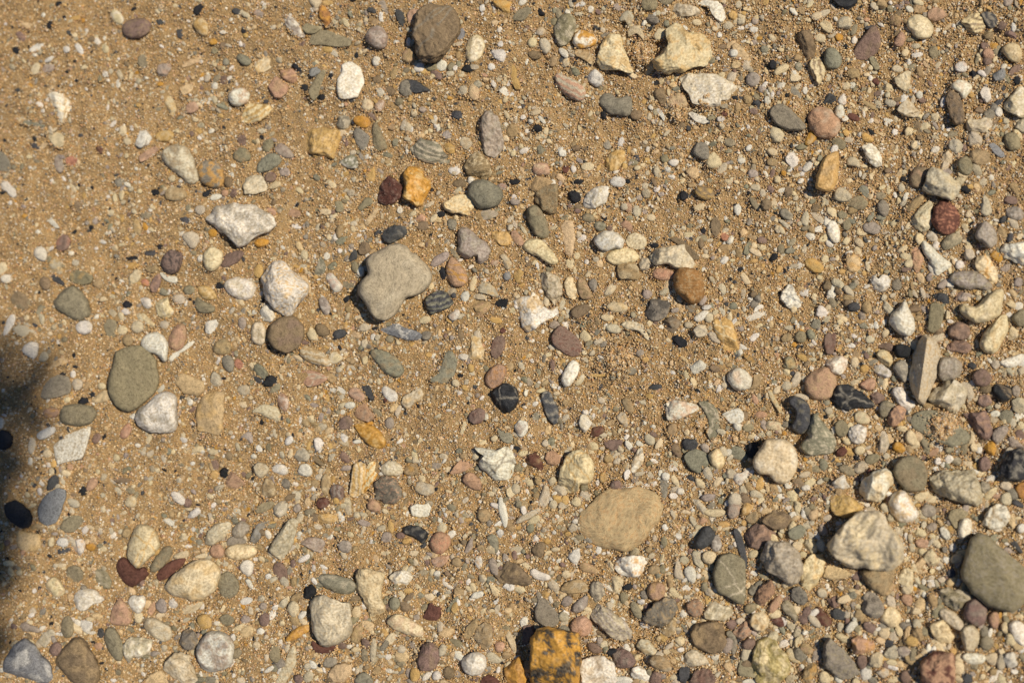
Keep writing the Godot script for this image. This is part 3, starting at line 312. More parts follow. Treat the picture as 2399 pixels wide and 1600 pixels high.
# smaller stones of the gravel: form, colours, marking, height | outline
const SMALL_STONES := [
	"dTO-4|1985 604 2001 596 2016 604 2018 624 2008 640 1990 637 1983 622",
	"aRT-4|1230 1078 1238 1065 1258 1058 1266 1075 1274 1093 1269 1106 1253 1096 1235 1088",
	"rI--4|423 553 434 543 457 543 467 556 462 576 449 584 434 568",
	"rG--6|454 711 462 693 474 706 490 711 505 721 497 734 469 734 459 724",
	"aEL-5|585 1269 592 1243 600 1226 618 1220 633 1220 623 1233 613 1246 608 1264 597 1274",
	"rW--5|51 815 64 803 77 800 89 805 89 820 82 843 66 836 51 826",
	"aIT-5|970 1137 983 1126 998 1132 1016 1137 1016 1155 1001 1162 983 1157 973 1149",
	"aRB-6|1909 1440 1916 1419 1932 1432 1945 1447 1950 1460 1942 1468 1919 1465",
	"aWE-5|1378 173 1391 161 1404 168 1417 184 1414 196 1399 204 1383 196 1376 186",
	"rIT-5|1256 1188 1261 1170 1269 1152 1274 1134 1284 1137 1289 1157 1284 1180 1271 1193",
	"rYCp5|449 54 462 41 474 43 487 56 487 77 479 87 459 74",
	"rPB-6|2171 33 2182 20 2197 15 2215 26 2220 36 2207 46 2189 51 2177 46",
	"rYO-5|1884 617 1891 604 1907 604 1922 614 1932 630 1925 640 1909 640 1894 630",
	"aWV-4|326 306 342 303 355 324 347 339 326 347 314 339 319 326",
	"rYBb7|1626 448 1634 438 1652 436 1670 446 1675 456 1670 466 1654 469 1636 464",
	"fI--3|28 770 43 760 64 765 84 780 87 788 69 790 48 788 33 780",
	"aNWp3|789 380 812 367 832 357 840 377 837 393 817 395 799 385",
	"rGE-6|2059 956 2067 940 2080 938 2098 948 2092 968 2077 979 2064 976",
	"rTI-5|1547 1475 1560 1463 1575 1447 1585 1455 1585 1475 1575 1491 1557 1493",
	"rVM-4|641 349 651 337 661 334 679 349 689 365 684 372 664 370 646 360",
	"rIC-6|1952 461 1960 441 1975 438 1988 448 1998 461 1990 471 1973 474 1960 469",
	"rW--4|1167 1170 1174 1162 1182 1177 1190 1203 1190 1228 1182 1239 1172 1213 1167 1193",
	"rMA-3|128 581 135 553 153 548 166 561 161 581 148 589 133 586",
	"rB--6|1335 734 1343 721 1358 714 1376 711 1386 719 1378 732 1363 742 1345 747",
	"aTO-4|942 1098 954 1086 972 1078 982 1091 982 1111 965 1116 947 1111",
	"rK--7|2095 818 2103 805 2123 808 2138 815 2138 831 2123 838 2103 836 2098 826",
	"rVE-6|2325 1014 2337 1001 2360 996 2365 1007 2353 1027 2337 1042 2327 1032",
	"rWA-5|761 647 773 637 783 645 796 663 804 670 796 683 781 686 773 670 766 660",
	"aIYp5|1118 673 1126 660 1146 663 1161 678 1169 696 1156 696 1139 688 1123 686",
	"rGI-6|1830 1419 1840 1404 1853 1409 1863 1427 1871 1450 1866 1458 1851 1445 1835 1432",
	"fPM-4|1052 1111 1065 1091 1080 1075 1095 1081 1113 1088 1095 1101 1075 1109",
	"aWC-6|605 732 615 719 628 711 638 724 646 744 633 755 618 752",
	"dTG-4|1713 107 1726 99 1741 112 1759 135 1761 145 1743 140 1723 135 1718 120",
	"fN--6|1846 1248 1856 1236 1876 1228 1889 1241 1884 1256 1866 1266 1851 1261",
	"dG--2|240 762 252 747 270 752 275 770 268 790 250 788",
	"rEG-4|946 225 936 217 934 204 939 191 951 186 963 192 969 203 969 217 959 225",
	"aPY-5|653 168 659 161 684 161 692 171 697 186 692 196 679 194 661 184",
	"kMR-6|1098 976 1105 963 1121 956 1136 961 1136 976 1126 991 1110 994 1100 986",
	"rWI-4|204 751 216 759 216 771 209 780 196 785 182 780 176 769 178 758 190 752",
	"rPC-5|1246 400 1251 385 1266 380 1286 385 1289 403 1281 411 1256 411",
	"rVP-6|1705 1200 1708 1180 1721 1170 1736 1177 1736 1195 1726 1213 1710 1216",
	"rTP-4|819 1493 827 1470 842 1458 852 1470 847 1493 835 1509 822 1503",
	"rYT-4|459 1445 479 1437 495 1447 495 1473 474 1475 462 1463",
	"dIG-4|87 1501 102 1481 120 1473 130 1486 117 1503 105 1519 94 1511",
	"kCP-6|2164 1307 2174 1292 2184 1284 2197 1302 2202 1317 2192 1328 2177 1328",
	"aWGp6|2047 866 2052 854 2067 854 2082 864 2090 871 2087 884 2069 887 2052 879",
	"fSEb6|2299 31 2314 26 2332 33 2340 48 2332 64 2319 66 2309 54",
	"rG--4|1501 5 1509 -5 1537 -5 1542 10 1537 23 1517 26 1504 20",
	"rWV-4|891 912 901 902 916 910 931 922 931 940 916 943 901 933",
	"aCYp3|383 217 395 219 408 235 413 260 403 273 395 265 385 245",
	"aMVb6|773 1149 778 1137 791 1134 804 1142 806 1167 791 1175 776 1167",
	"aIT-6|2266 321 2276 306 2289 311 2302 324 2302 339 2284 347 2271 342",
	"aYC-4|735 1210 748 1203 773 1203 789 1208 791 1220 778 1226 750 1226",
	"aIN-5|2057 1052 2064 1035 2059 1017 2072 1009 2082 1022 2085 1042 2075 1063 2062 1063",
	"aCY-7|2054 831 2062 820 2077 820 2090 833 2092 848 2087 861 2075 856 2062 846",
	"rVW-6|1340 1430 1345 1412 1363 1399 1378 1394 1378 1414 1368 1430 1350 1437",
	"aC--5|1432 1353 1450 1348 1463 1358 1458 1379 1448 1391 1432 1389",
	"aYOp5|1154 0 1202 0 1195 20 1192 36 1182 36 1174 20 1159 13",
	"dC--5|1654 383 1662 362 1672 355 1687 370 1692 385 1677 395 1659 393",
	"aHOp5|748 18 755 10 766 20 776 38 773 59 761 61 750 46 745 33",
	"aIW-6|638 1195 646 1180 661 1172 674 1180 674 1195 666 1208 648 1213",
	"dN--3|1710 1063 1718 1045 1736 1047 1751 1063 1754 1075 1738 1081 1721 1073",
	"fCG-2|110 316 128 309 148 316 148 342 130 347 117 332",
	"rWMp5|1205 996 1215 984 1230 984 1238 994 1235 1012 1225 1024 1215 1022 1207 1009",
	"aIL-6|2222 339 2228 324 2245 326 2258 339 2253 357 2238 362 2225 355",
	"aWP-4|1715 1109 1726 1106 1738 1109 1749 1098 1759 1096 1756 1114 1746 1126 1738 1139 1723 1132",
	"rPV-4|812 922 822 907 837 907 852 922 857 933 842 943 827 935",
	"rV--3|2021 528 2036 520 2054 520 2067 535 2059 548 2039 548 2024 540",
	"fG--6|1957 1004 1959 990 1970 983 1980 987 1988 997 1988 1011 1981 1022 1970 1025 1960 1016",
	"rCP-6|2001 979 2008 963 2024 963 2041 979 2039 991 2024 996 2006 991",
	"rW--6|559 1328 567 1315 582 1310 595 1320 592 1338 582 1353 572 1345 564 1338",
	"rR--4|727 1501 738 1501 750 1516 768 1514 786 1509 783 1521 766 1532 745 1532 732 1524",
	"aBE-6|1555 752 1568 742 1585 744 1596 755 1588 770 1578 780 1562 770",
	"aTG-6|1085 1491 1093 1468 1108 1452 1123 1447 1121 1465 1108 1486 1095 1501",
	"rTC-5|750 1134 755 1111 768 1109 776 1124 771 1152 761 1165 753 1152",
	"aC--6|2036 1555 2041 1532 2057 1526 2069 1534 2069 1552 2059 1565 2041 1562",
	"rOC-5|1884 334 1891 316 1904 303 1919 296 1927 303 1917 321 1904 337 1891 342",
	"aIC-6|2370 940 2386 930 2404 935 2404 966 2388 968 2373 956",
	"rCY-5|1419 719 1429 709 1450 706 1468 714 1473 724 1457 732 1434 732",
	"dE--3|1547 1114 1560 1111 1568 1137 1562 1165 1552 1177 1547 1152",
	"aIC-5|1957 48 1970 38 1990 38 1998 48 1993 66 1980 71 1965 64",
	"aC--5|1501 148 1514 135 1532 130 1537 148 1529 168 1517 181 1509 168 1517 153",
	"rPI-6|490 1287 500 1274 516 1274 526 1289 523 1305 506 1310 493 1302",
	"kP--5|1276 1075 1284 1058 1299 1055 1312 1068 1312 1086 1297 1091 1284 1088",
	"aIYp3|107 624 117 612 128 607 145 614 145 640 133 642 120 637",
	"rCY-5|1840 1524 1853 1516 1874 1532 1881 1547 1874 1555 1856 1552 1843 1539",
	"aIT-6|592 1093 602 1083 620 1086 630 1098 623 1114 608 1121 597 1109",
	"fG--4|1200 46 1205 31 1220 20 1238 15 1246 23 1238 36 1228 48 1207 48",
	"rN--6|829 1593 842 1577 857 1575 873 1590 875 1603 832 1603",
	"rYC-4|367 329 361 320 369 310 383 305 398 305 407 313 406 323 395 331 380 332",
	"aIGp4|1118 507 1128 492 1146 489 1169 497 1164 507 1146 515 1128 517",
	"aWE-6|2347 1549 2358 1532 2376 1526 2386 1552 2383 1562 2368 1565",
	"dCI-5|1802 306 1812 296 1830 301 1840 316 1830 332 1817 334 1807 321",
	"rE--5|516 843 526 831 541 833 549 851 546 869 536 874 526 864",
	"aTC-5|1345 122 1355 115 1373 120 1388 125 1394 140 1388 153 1368 140 1350 130",
	"aI--5|687 1070 694 1052 707 1047 720 1055 727 1070 720 1081 699 1081",
	"aCI-6|1881 1279 1891 1261 1909 1261 1917 1277 1914 1297 1899 1297",
	"aMB-4|789 996 799 976 817 973 829 989 817 1007 799 1007",
	"rV--5|1006 619 1016 604 1031 594 1047 589 1054 596 1044 612 1029 622 1014 627",
	"rVI-6|2156 1195 2169 1180 2187 1183 2197 1198 2184 1213 2164 1211",
	"aI--6|2378 298 2388 281 2404 275 2414 281 2414 311 2393 309",
	"rPV-4|1006 1310 1021 1305 1042 1302 1054 1299 1049 1317 1034 1330 1016 1328",
	"rB--5|1243 1284 1258 1271 1276 1269 1279 1284 1271 1305 1263 1307 1248 1297",
	"aS--5|1939 1430 1960 1424 1980 1432 1988 1442 1980 1452 1955 1452",
	"kCT-4|301 647 316 630 332 635 329 650 319 665 303 673 296 665",
	"rI--5|2296 497 2304 477 2304 456 2314 461 2322 479 2327 492 2319 505 2307 507",
	"aWC-6|1355 991 1360 973 1371 968 1381 981 1388 991 1378 1007 1368 1014 1360 1004",
	"dY--3|1192 153 1202 148 1212 166 1210 179 1218 196 1218 209 1207 209 1197 189",
	"rN--5|1139 1259 1149 1251 1164 1254 1169 1274 1167 1292 1159 1297 1149 1284 1144 1271",
	"rG--5|2329 1513 2321 1522 2308 1524 2299 1516 2296 1505 2300 1493 2311 1488 2323 1493 2330 1502",
	"rW--4|82 1019 97 1007 117 999 130 1001 128 1014 112 1024 92 1032",
	"rVE-4|1750 196 1749 183 1755 172 1765 168 1776 172 1783 183 1780 196 1770 202 1759 204",
	"fG--4|649 1553 638 1551 631 1542 629 1528 634 1516 643 1509 653 1515 656 1528 656 1542",
	"rTB-6|2123 487 2136 471 2151 459 2164 456 2166 469 2154 484 2138 494 2128 497",
	"rTP-5|939 130 949 115 965 112 972 122 972 140 954 148 942 143",
	"rPW-5|648 935 653 920 666 922 676 938 676 956 669 966 659 958 651 948",
	"aCT-4|421 1430 434 1419 457 1412 477 1409 467 1424 449 1437 428 1440",
	"rW--6|1601 1338 1608 1328 1621 1325 1631 1338 1631 1358 1626 1368 1613 1361 1606 1350",
	"rW--5|1238 1340 1251 1330 1266 1340 1286 1345 1292 1356 1276 1361 1253 1358",
	"rV--5|1687 1516 1695 1498 1710 1491 1721 1506 1713 1526 1698 1534",
	"rHO-7|2378 1144 2388 1132 2406 1129 2406 1167 2393 1170 2381 1157",
	"aWI-4|1616 859 1626 851 1639 841 1659 856 1654 864 1639 871 1629 879 1621 871",
	"aWO-5|168 1266 179 1261 196 1264 199 1279 194 1297 186 1302 176 1292 171 1282",
	"aI--5|1578 1348 1583 1322 1588 1305 1596 1312 1598 1338 1603 1358 1593 1366",
	"aS--6|1590 1570 1601 1557 1616 1560 1616 1580 1608 1600 1593 1598",
	"rC--6|1641 1197 1657 1192 1695 1192 1703 1203 1682 1213 1659 1210",
	"rE--6|2054 482 2062 469 2075 469 2085 484 2082 502 2072 510 2059 499",
	"kOH-6|827 278 840 270 857 273 870 286 865 296 850 301 829 288",
	"aEIp5|786 291 794 273 806 270 817 273 822 286 812 303 796 303 789 296",
	"aWC-5|697 1098 707 1086 722 1086 732 1103 727 1116 710 1116 697 1111",
	"rW--5|77 586 89 576 105 581 110 596 107 612 94 612 79 601",
	"fM--5|1414 1037 1429 1030 1450 1030 1460 1032 1455 1047 1437 1058 1422 1050",
	"rIT-5|1207 1223 1220 1208 1241 1198 1261 1188 1269 1195 1248 1211 1225 1223 1210 1228",
	"fB--4|1664 525 1672 510 1682 507 1690 525 1687 543 1677 558 1667 543",
	"fPM-3|324 365 342 352 362 342 372 349 360 362 339 377 326 380",
	"aW--4|1611 260 1626 263 1644 270 1664 273 1664 283 1649 291 1631 286 1619 275",
	"aW--2|0 431 13 420 23 433 36 446 38 459 26 464 18 456 15 448 0 446",
	"aWT-6|1950 1132 1962 1121 1980 1111 1983 1129 1993 1142 1975 1147 1957 1144",
	"aK--6|710 1391 715 1376 730 1368 740 1381 740 1399 727 1407 712 1401",
	"aVP-4|367 150 383 148 398 148 400 158 388 181 377 181 367 168",
	"dT--3|960 1535 957 1546 947 1553 934 1551 926 1543 923 1533 930 1523 943 1522 954 1526",
	"kK--8|1751 1063 1754 1042 1766 1035 1779 1042 1779 1063 1766 1073 1754 1073",
	"rTG-6|1116 1208 1123 1192 1141 1192 1151 1205 1146 1220 1131 1226 1121 1218",
	"aW--3|480 755 498 749 518 749 511 765 493 783 480 780",
	"rPA-6|2013 902 2024 892 2041 884 2054 892 2052 907 2039 917 2024 912",
	"rB--5|735 767 748 755 766 765 773 783 761 790 745 788",
	"rVW-4|745 701 758 693 768 706 776 724 768 739 755 734 748 716",
	"aNI-4|732 642 740 624 748 601 755 604 763 622 761 640 745 647",
	"rPT-6|2317 1442 2330 1432 2342 1437 2342 1460 2337 1475 2325 1470 2317 1455",
	"aIV-6|1619 1297 1631 1287 1644 1292 1641 1310 1652 1325 1644 1333 1629 1322 1621 1310",
	"aW--5|1840 372 1848 357 1861 357 1874 375 1868 388 1858 395 1846 385",
	"aN--5|592 861 597 848 608 851 620 864 628 877 620 889 608 884 597 874",
	"dTG-4|212 938 230 922 247 912 258 935 242 943 222 945",
	"rW--4|5 780 13 752 23 737 33 737 36 749 26 770 15 785 8 788",
	"aW--5|1149 122 1156 115 1179 115 1187 128 1182 143 1169 145 1156 135",
	"aS--7|1596 1037 1606 1027 1631 1030 1636 1040 1631 1052 1608 1055",
	"rC--7|1648 1314 1644 1303 1650 1293 1662 1290 1673 1293 1680 1303 1677 1314 1668 1322 1656 1321",
	"aCT-6|1182 1486 1190 1475 1202 1491 1212 1511 1215 1526 1205 1532 1195 1514",
	"rC--5|671 1430 676 1412 689 1407 702 1419 697 1440 687 1450",
	"rTP-5|1355 1328 1366 1315 1383 1322 1401 1333 1401 1345 1381 1343 1363 1338",
	"rPT-5|1800 1424 1812 1404 1828 1391 1835 1407 1823 1424 1812 1440 1802 1432",
	"aCP-5|1792 1004 1797 986 1817 986 1838 994 1835 1007 1812 1009",
	"rVW-6|1664 1271 1672 1256 1682 1251 1692 1271 1690 1287 1677 1294 1667 1287",
	"aW--4|179 1460 194 1450 217 1458 214 1473 204 1486 189 1475",
	"aCI-6|1471 71 1483 61 1504 59 1506 77 1519 92 1509 94 1491 77 1473 87",
	"rIT-5|1450 46 1458 31 1468 23 1483 28 1486 43 1478 56 1471 61 1466 48 1453 51",
	"rW--4|393 841 403 826 423 820 441 800 459 795 451 808 431 823 416 836 403 848",
	"rTG-4|1455 940 1466 930 1478 935 1486 953 1488 966 1478 971 1466 963",
	"fN--4|1164 1001 1182 1009 1200 1017 1202 1030 1192 1040 1177 1035 1169 1022",
	"aI--6|2251 897 2261 892 2276 902 2284 922 2281 935 2268 945 2266 922 2258 907",
	"aB--6|1529 217 1542 207 1557 209 1562 230 1557 245 1545 240 1534 227",
	"dTP-4|1098 204 1105 194 1118 199 1123 212 1121 232 1108 235 1098 224",
	"fG--5|595 1195 610 1180 633 1172 643 1177 636 1190 618 1200 602 1203",
	"aIB-4|490 902 493 877 503 869 516 882 521 902 508 907",
	"rC--6|1919 1575 1932 1570 1947 1583 1947 1603 1919 1603",
	"aV--6|2358 1030 2373 1022 2388 1035 2406 1050 2393 1055 2370 1050",
	"rWC-5|636 1098 646 1086 666 1088 676 1101 671 1114 653 1111 638 1106",
	"kPT-5|860 1183 868 1165 880 1170 891 1183 891 1198 873 1200 863 1195",
	"rI--5|1261 97 1271 87 1284 92 1292 110 1286 122 1276 128 1266 115",
	"aW--5|1330 1302 1340 1289 1358 1284 1360 1305 1353 1322 1343 1322 1335 1312",
	"fMP-5|349 670 357 652 370 640 377 647 375 665 365 686 352 683",
	"aT--5|1749 917 1764 902 1766 877 1779 871 1787 882 1779 905 1761 920",
	"aME-5|1427 1139 1434 1126 1450 1126 1462 1137 1460 1152 1445 1157 1432 1149",
	"rMP-6|2316 952 2305 954 2294 950 2290 939 2296 929 2305 923 2317 925 2324 934 2325 945",
	"aM--5|2034 920 2052 917 2067 922 2075 933 2062 945 2049 948 2039 933",
	"rCWp5|258 23 275 23 286 36 291 46 283 59 273 56 260 43",
	"rPO-4|97 966 107 956 128 956 140 963 133 976 117 981 102 976",
	"rM--6|2294 1086 2299 1073 2312 1068 2322 1081 2322 1096 2309 1106 2296 1101",
	"rVM-2|128 365 138 360 148 377 148 398 138 408 125 390",
	"dT--4|589 1489 578 1496 566 1494 560 1486 561 1476 570 1468 582 1465 593 1470 594 1480",
	"aYC-6|1738 1195 1743 1177 1756 1170 1769 1177 1764 1195 1749 1208 1738 1208",
	"rG--5|1999 1116 1985 1115 1971 1108 1964 1098 1969 1091 1978 1088 1993 1092 2003 1102 2005 1111",
	"aS--4|107 1149 112 1121 128 1111 140 1121 133 1139 117 1149",
	"rG--6|1476 1414 1486 1407 1496 1419 1506 1437 1504 1450 1488 1447 1478 1430",
	"rI--5|865 1526 870 1498 880 1493 883 1521 878 1549 868 1555",
	"rM--5|112 1524 122 1506 138 1503 145 1519 138 1534 122 1539",
	"rIP-5|2161 800 2182 790 2194 780 2210 777 2215 790 2205 800 2187 806",
	"rC--6|2120 1027 2126 1009 2138 1007 2146 1019 2151 1032 2143 1045 2128 1040",
	"aIC-6|1624 772 1634 762 1654 760 1659 777 1652 788 1634 790",
	"aT--6|2136 1481 2146 1470 2161 1473 2169 1486 2161 1501 2143 1503",
	"rWV-4|1427 423 1440 413 1455 413 1468 423 1460 438 1445 438 1432 433",
	"fE--6|531 1266 541 1256 559 1256 577 1266 574 1274 549 1277 531 1279",
	"aW--6|1440 1585 1460 1583 1478 1588 1486 1603 1440 1603",
	"rV--5|801 1293 792 1286 791 1276 798 1267 809 1265 820 1270 824 1279 822 1290 812 1296",
	"aIE-6|1998 1101 2008 1083 2024 1078 2036 1091 2029 1103 2011 1111",
	"rPT-4|1197 543 1207 538 1218 550 1230 568 1223 579 1207 573 1197 556",
	"rV--4|362 1424 367 1407 380 1399 390 1414 390 1435 375 1437",
	"aK--6|1568 788 1583 783 1598 790 1611 800 1608 813 1593 813 1578 800",
	"aB--5|837 584 847 566 863 568 870 586 857 599 842 596",
	"rVI-6|2098 1524 2108 1514 2126 1514 2138 1526 2131 1537 2113 1542",
	"aIEb6|1496 617 1504 604 1522 604 1529 622 1519 632 1501 635",
	"rCW-5|768 833 778 823 789 826 804 836 801 843 786 854 771 851",
	"rCI-5|303 765 316 749 334 755 337 770 324 783 309 777",
	"aR--5|1128 1588 1146 1580 1164 1588 1172 1603 1128 1603",
	"aCI-6|2360 795 2365 772 2376 757 2388 772 2388 788 2373 798",
	"fG--4|704 64 717 54 738 59 748 69 738 79 717 79",
	"rB--5|1034 1572 1047 1560 1062 1565 1067 1580 1054 1593 1039 1588",
	"rT--3|1187 317 1185 305 1190 295 1198 289 1209 291 1214 301 1213 313 1206 321 1196 322",
	"dG--4|521 1463 514 1455 515 1445 525 1439 536 1440 546 1445 548 1455 542 1464 531 1467",
	"rI--5|1417 765 1429 757 1447 760 1460 767 1450 783 1434 780 1422 775",
	"rM--5|2108 1583 2118 1567 2133 1575 2138 1598 2115 1603",
	"rI--5|1136 1534 1149 1524 1164 1534 1177 1547 1169 1555 1151 1552 1139 1544",
	"rW--4|398 1155 408 1149 423 1157 434 1170 431 1183 421 1183 403 1170",
	"aS--6|2187 691 2202 686 2217 688 2228 701 2222 714 2210 711 2192 701",
	"aIC-6|1621 1170 1636 1170 1654 1188 1664 1208 1649 1208 1634 1190",
	"rM--5|1373 1511 1383 1503 1401 1509 1414 1524 1404 1532 1383 1529",
	"aW--3|1746 744 1759 737 1777 729 1795 729 1792 742 1774 749 1756 755",
	"fG--5|1976 327 1983 336 1982 345 1975 351 1962 350 1953 342 1949 333 1952 324 1964 322",
	"rTP-5|1871 1516 1884 1503 1899 1511 1909 1526 1899 1534 1881 1532",
	"rE--3|755 1552 766 1537 789 1542 791 1555 773 1565 758 1562",
	"rPA-4|278 1019 286 1001 301 989 309 1004 301 1022 286 1030",
	"aTP-5|2080 46 2092 36 2110 36 2115 51 2105 64 2087 59",
	"aG--6|2154 1035 2161 1019 2177 1032 2182 1047 2177 1065 2166 1058",
	"rM--6|1738 1509 1749 1496 1769 1496 1772 1511 1759 1524 1743 1521",
	"rM--6|2006 1547 2013 1534 2029 1534 2034 1552 2026 1570 2013 1565",
	"rN--5|551 135 559 125 574 128 587 138 587 148 577 156 562 148",
	"rB--4|89 658 99 647 112 650 120 665 112 681 97 678",
	"aC--6|2138 1170 2146 1155 2164 1152 2179 1152 2171 1167 2159 1177 2143 1175",
	"rPM-6|2095 99 2103 82 2113 71 2123 84 2120 99 2113 110 2098 107",
	"aGY-6|1835 859 1840 838 1853 833 1863 846 1866 861 1851 866",
	"rG--6|2028 1071 2039 1064 2052 1063 2062 1067 2062 1075 2055 1083 2042 1089 2031 1086 2026 1080",
	"aIO-5|2052 1575 2062 1560 2082 1565 2087 1583 2069 1590",
	"dIT-3|1075 329 1085 319 1100 324 1108 337 1095 352 1080 344",
	"aRM-5|738 1183 745 1167 761 1165 773 1175 766 1188 750 1195",
	"kOH-6|2307 1045 2317 1032 2332 1037 2335 1055 2330 1068 2314 1063",
	"aI--5|1848 902 1858 884 1868 869 1879 877 1876 894 1866 907 1851 907",
	"rY--4|960 1570 973 1562 986 1577 980 1595 960 1598",
	"rTY-3|309 517 316 512 326 517 332 545 324 553 311 548",
	"aIY-5|1169 599 1182 594 1192 604 1200 617 1195 630 1184 632 1177 619",
	"aS--5|845 907 857 897 870 912 878 935 870 940 857 928",
	"fL--4|2317 339 2330 334 2347 349 2358 365 2347 370 2330 360",
	"aI--5|2067 719 2072 703 2082 709 2092 721 2103 732 2090 739 2075 734",
	"aK--7|615 897 623 882 636 879 648 887 648 899 636 907 623 905",
	"kW--5|1919 714 1932 719 1942 732 1939 744 1924 747 1911 737",
	"rEI-6|1823 497 1835 487 1848 492 1861 505 1853 517 1835 512",
	"rWO-5|1960 247 1973 242 1980 258 1980 270 1970 281 1955 270",
	"aYT-4|1200 640 1212 630 1225 627 1228 642 1218 652 1223 665 1210 663 1202 652",
	"rG--5|837 487 847 474 857 461 873 464 875 477 860 484 847 494 840 492",
	"dT--4|1606 400 1619 390 1636 395 1639 413 1629 420 1613 413",
	"rCY-5|291 1177 298 1162 311 1160 321 1172 316 1188 301 1190 293 1185",
	"rG--4|613 344 620 329 633 324 641 332 638 349 628 360 615 352",
	"rG--5|1861 790 1868 775 1884 775 1891 788 1886 803 1868 803",
	"rM--4|625 1465 615 1468 608 1463 606 1452 609 1441 618 1435 626 1437 632 1444 632 1456",
	"rPV-3|454 239 462 243 466 252 460 261 449 266 438 265 434 258 434 248 443 240",
	"aRB-6|1381 1014 1391 1001 1409 996 1419 1004 1411 1017 1396 1024 1386 1022",
	"aIY-5|1443 979 1453 966 1466 966 1471 984 1471 999 1463 1001 1453 991",
	"aIT-4|551 917 562 902 574 899 585 907 585 925 569 928",
	"rP--6|199 1147 204 1126 219 1116 230 1126 224 1142 207 1152",
	"dT--5|699 645 715 645 727 665 730 701 720 686 710 663",
	"rI--3|64 1042 71 1019 82 1027 84 1050 74 1065 64 1060",
	"aTB-5|1985 168 1998 156 2013 161 2016 179 1998 186 1988 181",
	"rPV-4|952 26 973 20 986 23 975 33 968 51 955 56",
	"fS--4|924 26 931 20 947 31 949 51 944 64 931 51",
	"rIY-5|400 696 416 686 431 691 434 709 418 714 406 709",
	"aRM-6|1802 1452 1815 1442 1830 1445 1840 1463 1830 1473 1815 1463",
	"aS--6|1924 245 1932 230 1945 217 1960 227 1960 240 1942 245",
	"rI--5|1983 375 1996 365 2011 372 2018 388 2013 395 1998 388 1985 388",
	"aCT-5|1919 56 1934 46 1950 54 1952 69 1945 79 1929 69",
	"rOY-6|2090 1050 2098 1035 2110 1035 2123 1050 2120 1060 2105 1063",
	"rY--5|592 635 600 619 613 619 618 637 608 655 595 647",
	"aC--5|819 1432 832 1419 845 1419 845 1450 827 1450",
	"rC--5|1812 168 1823 156 1840 148 1851 153 1846 166 1828 173 1817 179",
	"aL--6|2327 176 2337 168 2355 158 2358 179 2347 191 2332 189",
	"rI--4|1644 1103 1657 1091 1664 1098 1672 1116 1670 1129 1654 1124",
	"aCO-7|1800 917 1810 912 1817 930 1825 948 1835 963 1828 968 1817 953 1807 938",
	"rP--5|2308 113 2319 112 2327 117 2331 126 2329 135 2320 141 2310 139 2304 132 2303 122",
	"rIT-5|175 916 168 908 166 899 170 890 179 886 189 889 194 898 192 907 186 915",
	"rCP-4|853 232 864 232 871 238 875 247 871 257 861 260 852 258 846 250 847 240",
	"rWP-6|2257 170 2248 169 2240 164 2238 154 2245 146 2254 143 2263 146 2268 155 2266 165",
	"rC--5|2086 1480 2085 1490 2078 1498 2068 1497 2061 1490 2057 1481 2062 1472 2071 1469 2081 1472",
	"rWC-5|1624 744 1634 737 1649 726 1662 729 1659 739 1647 752 1631 755",
	"rE--4|2087 668 2095 655 2108 650 2115 663 2113 678 2098 683",
	"fG--2|326 155 322 146 322 135 329 128 338 127 345 134 346 145 343 155 335 160",
	"rT--4|1207 1221 1210 1231 1209 1242 1200 1247 1192 1245 1185 1238 1184 1227 1190 1219 1199 1216",
	"rN--4|936 1407 936 1417 932 1426 923 1431 915 1426 911 1416 913 1406 920 1399 929 1399",
	"kK--7|1330 454 1340 446 1355 451 1363 466 1350 477 1337 469",
	"dP--2|661 497 679 487 702 494 704 507 684 510",
	"aCT-4|321 734 337 734 355 752 367 762 357 767 337 757",
	"aTG-6|1746 1213 1759 1200 1774 1197 1777 1213 1769 1226 1754 1226",
	"rTB-5|283 795 291 785 303 782 311 792 309 810 293 813",
	"rP--4|2110 1401 2118 1391 2136 1394 2141 1407 2133 1422 2118 1414",
	"dT--2|418 207 436 196 454 199 449 214 428 224",
	"rW--6|1980 1475 1990 1458 2006 1452 2013 1463 2001 1478 1985 1486",
	"rIW-5|2169 550 2182 538 2194 543 2200 563 2187 568 2174 561",
	"rBM-5|1570 1047 1580 1037 1590 1042 1598 1063 1598 1073 1585 1070 1575 1058",
	"rY--3|855 418 863 400 875 390 880 405 878 426 865 426",
	"aC--6|2210 362 2225 352 2233 362 2230 383 2217 385 2207 377",
	"aMB-6|2057 810 2067 803 2087 803 2095 810 2092 823 2077 823 2064 818",
	"rGT-5|1756 1413 1767 1412 1775 1417 1774 1426 1767 1433 1756 1438 1746 1435 1743 1427 1746 1419",
	"rS--5|801 771 811 775 812 783 805 790 795 795 783 793 778 786 780 778 790 772",
	"dTY-3|115 861 128 843 145 836 161 846 148 854 128 861",
	"rM--5|2350 469 2360 459 2378 459 2388 469 2383 479 2363 479",
	"aW--4|735 1027 748 1024 761 1037 755 1050 740 1058 735 1045",
	"aEI-6|2294 1137 2304 1126 2319 1132 2322 1147 2309 1157 2296 1149",
	"rOT-4|2319 596 2332 586 2345 594 2353 604 2345 619 2330 609",
	"aC--5|717 783 727 765 740 777 745 798 725 798",
	"rC--5|403 1302 421 1292 439 1287 444 1302 426 1310 408 1310",
	"rV--5|1312 1417 1322 1396 1340 1396 1343 1412 1327 1424",
	"aT--4|2013 232 2029 235 2047 245 2064 247 2059 260 2041 255 2024 247",
	"aP--4|1453 525 1466 515 1478 522 1486 538 1476 545 1458 535",
	"rT--4|2363 436 2376 423 2388 436 2391 456 2386 469 2378 451",
	"dP--4|2143 1269 2161 1259 2177 1266 2174 1284 2151 1282",
	"dC--4|1532 82 1542 66 1557 66 1560 84 1545 94 1534 92",
	"fS--5|2358 1259 2370 1256 2386 1274 2398 1292 2393 1299 2376 1282",
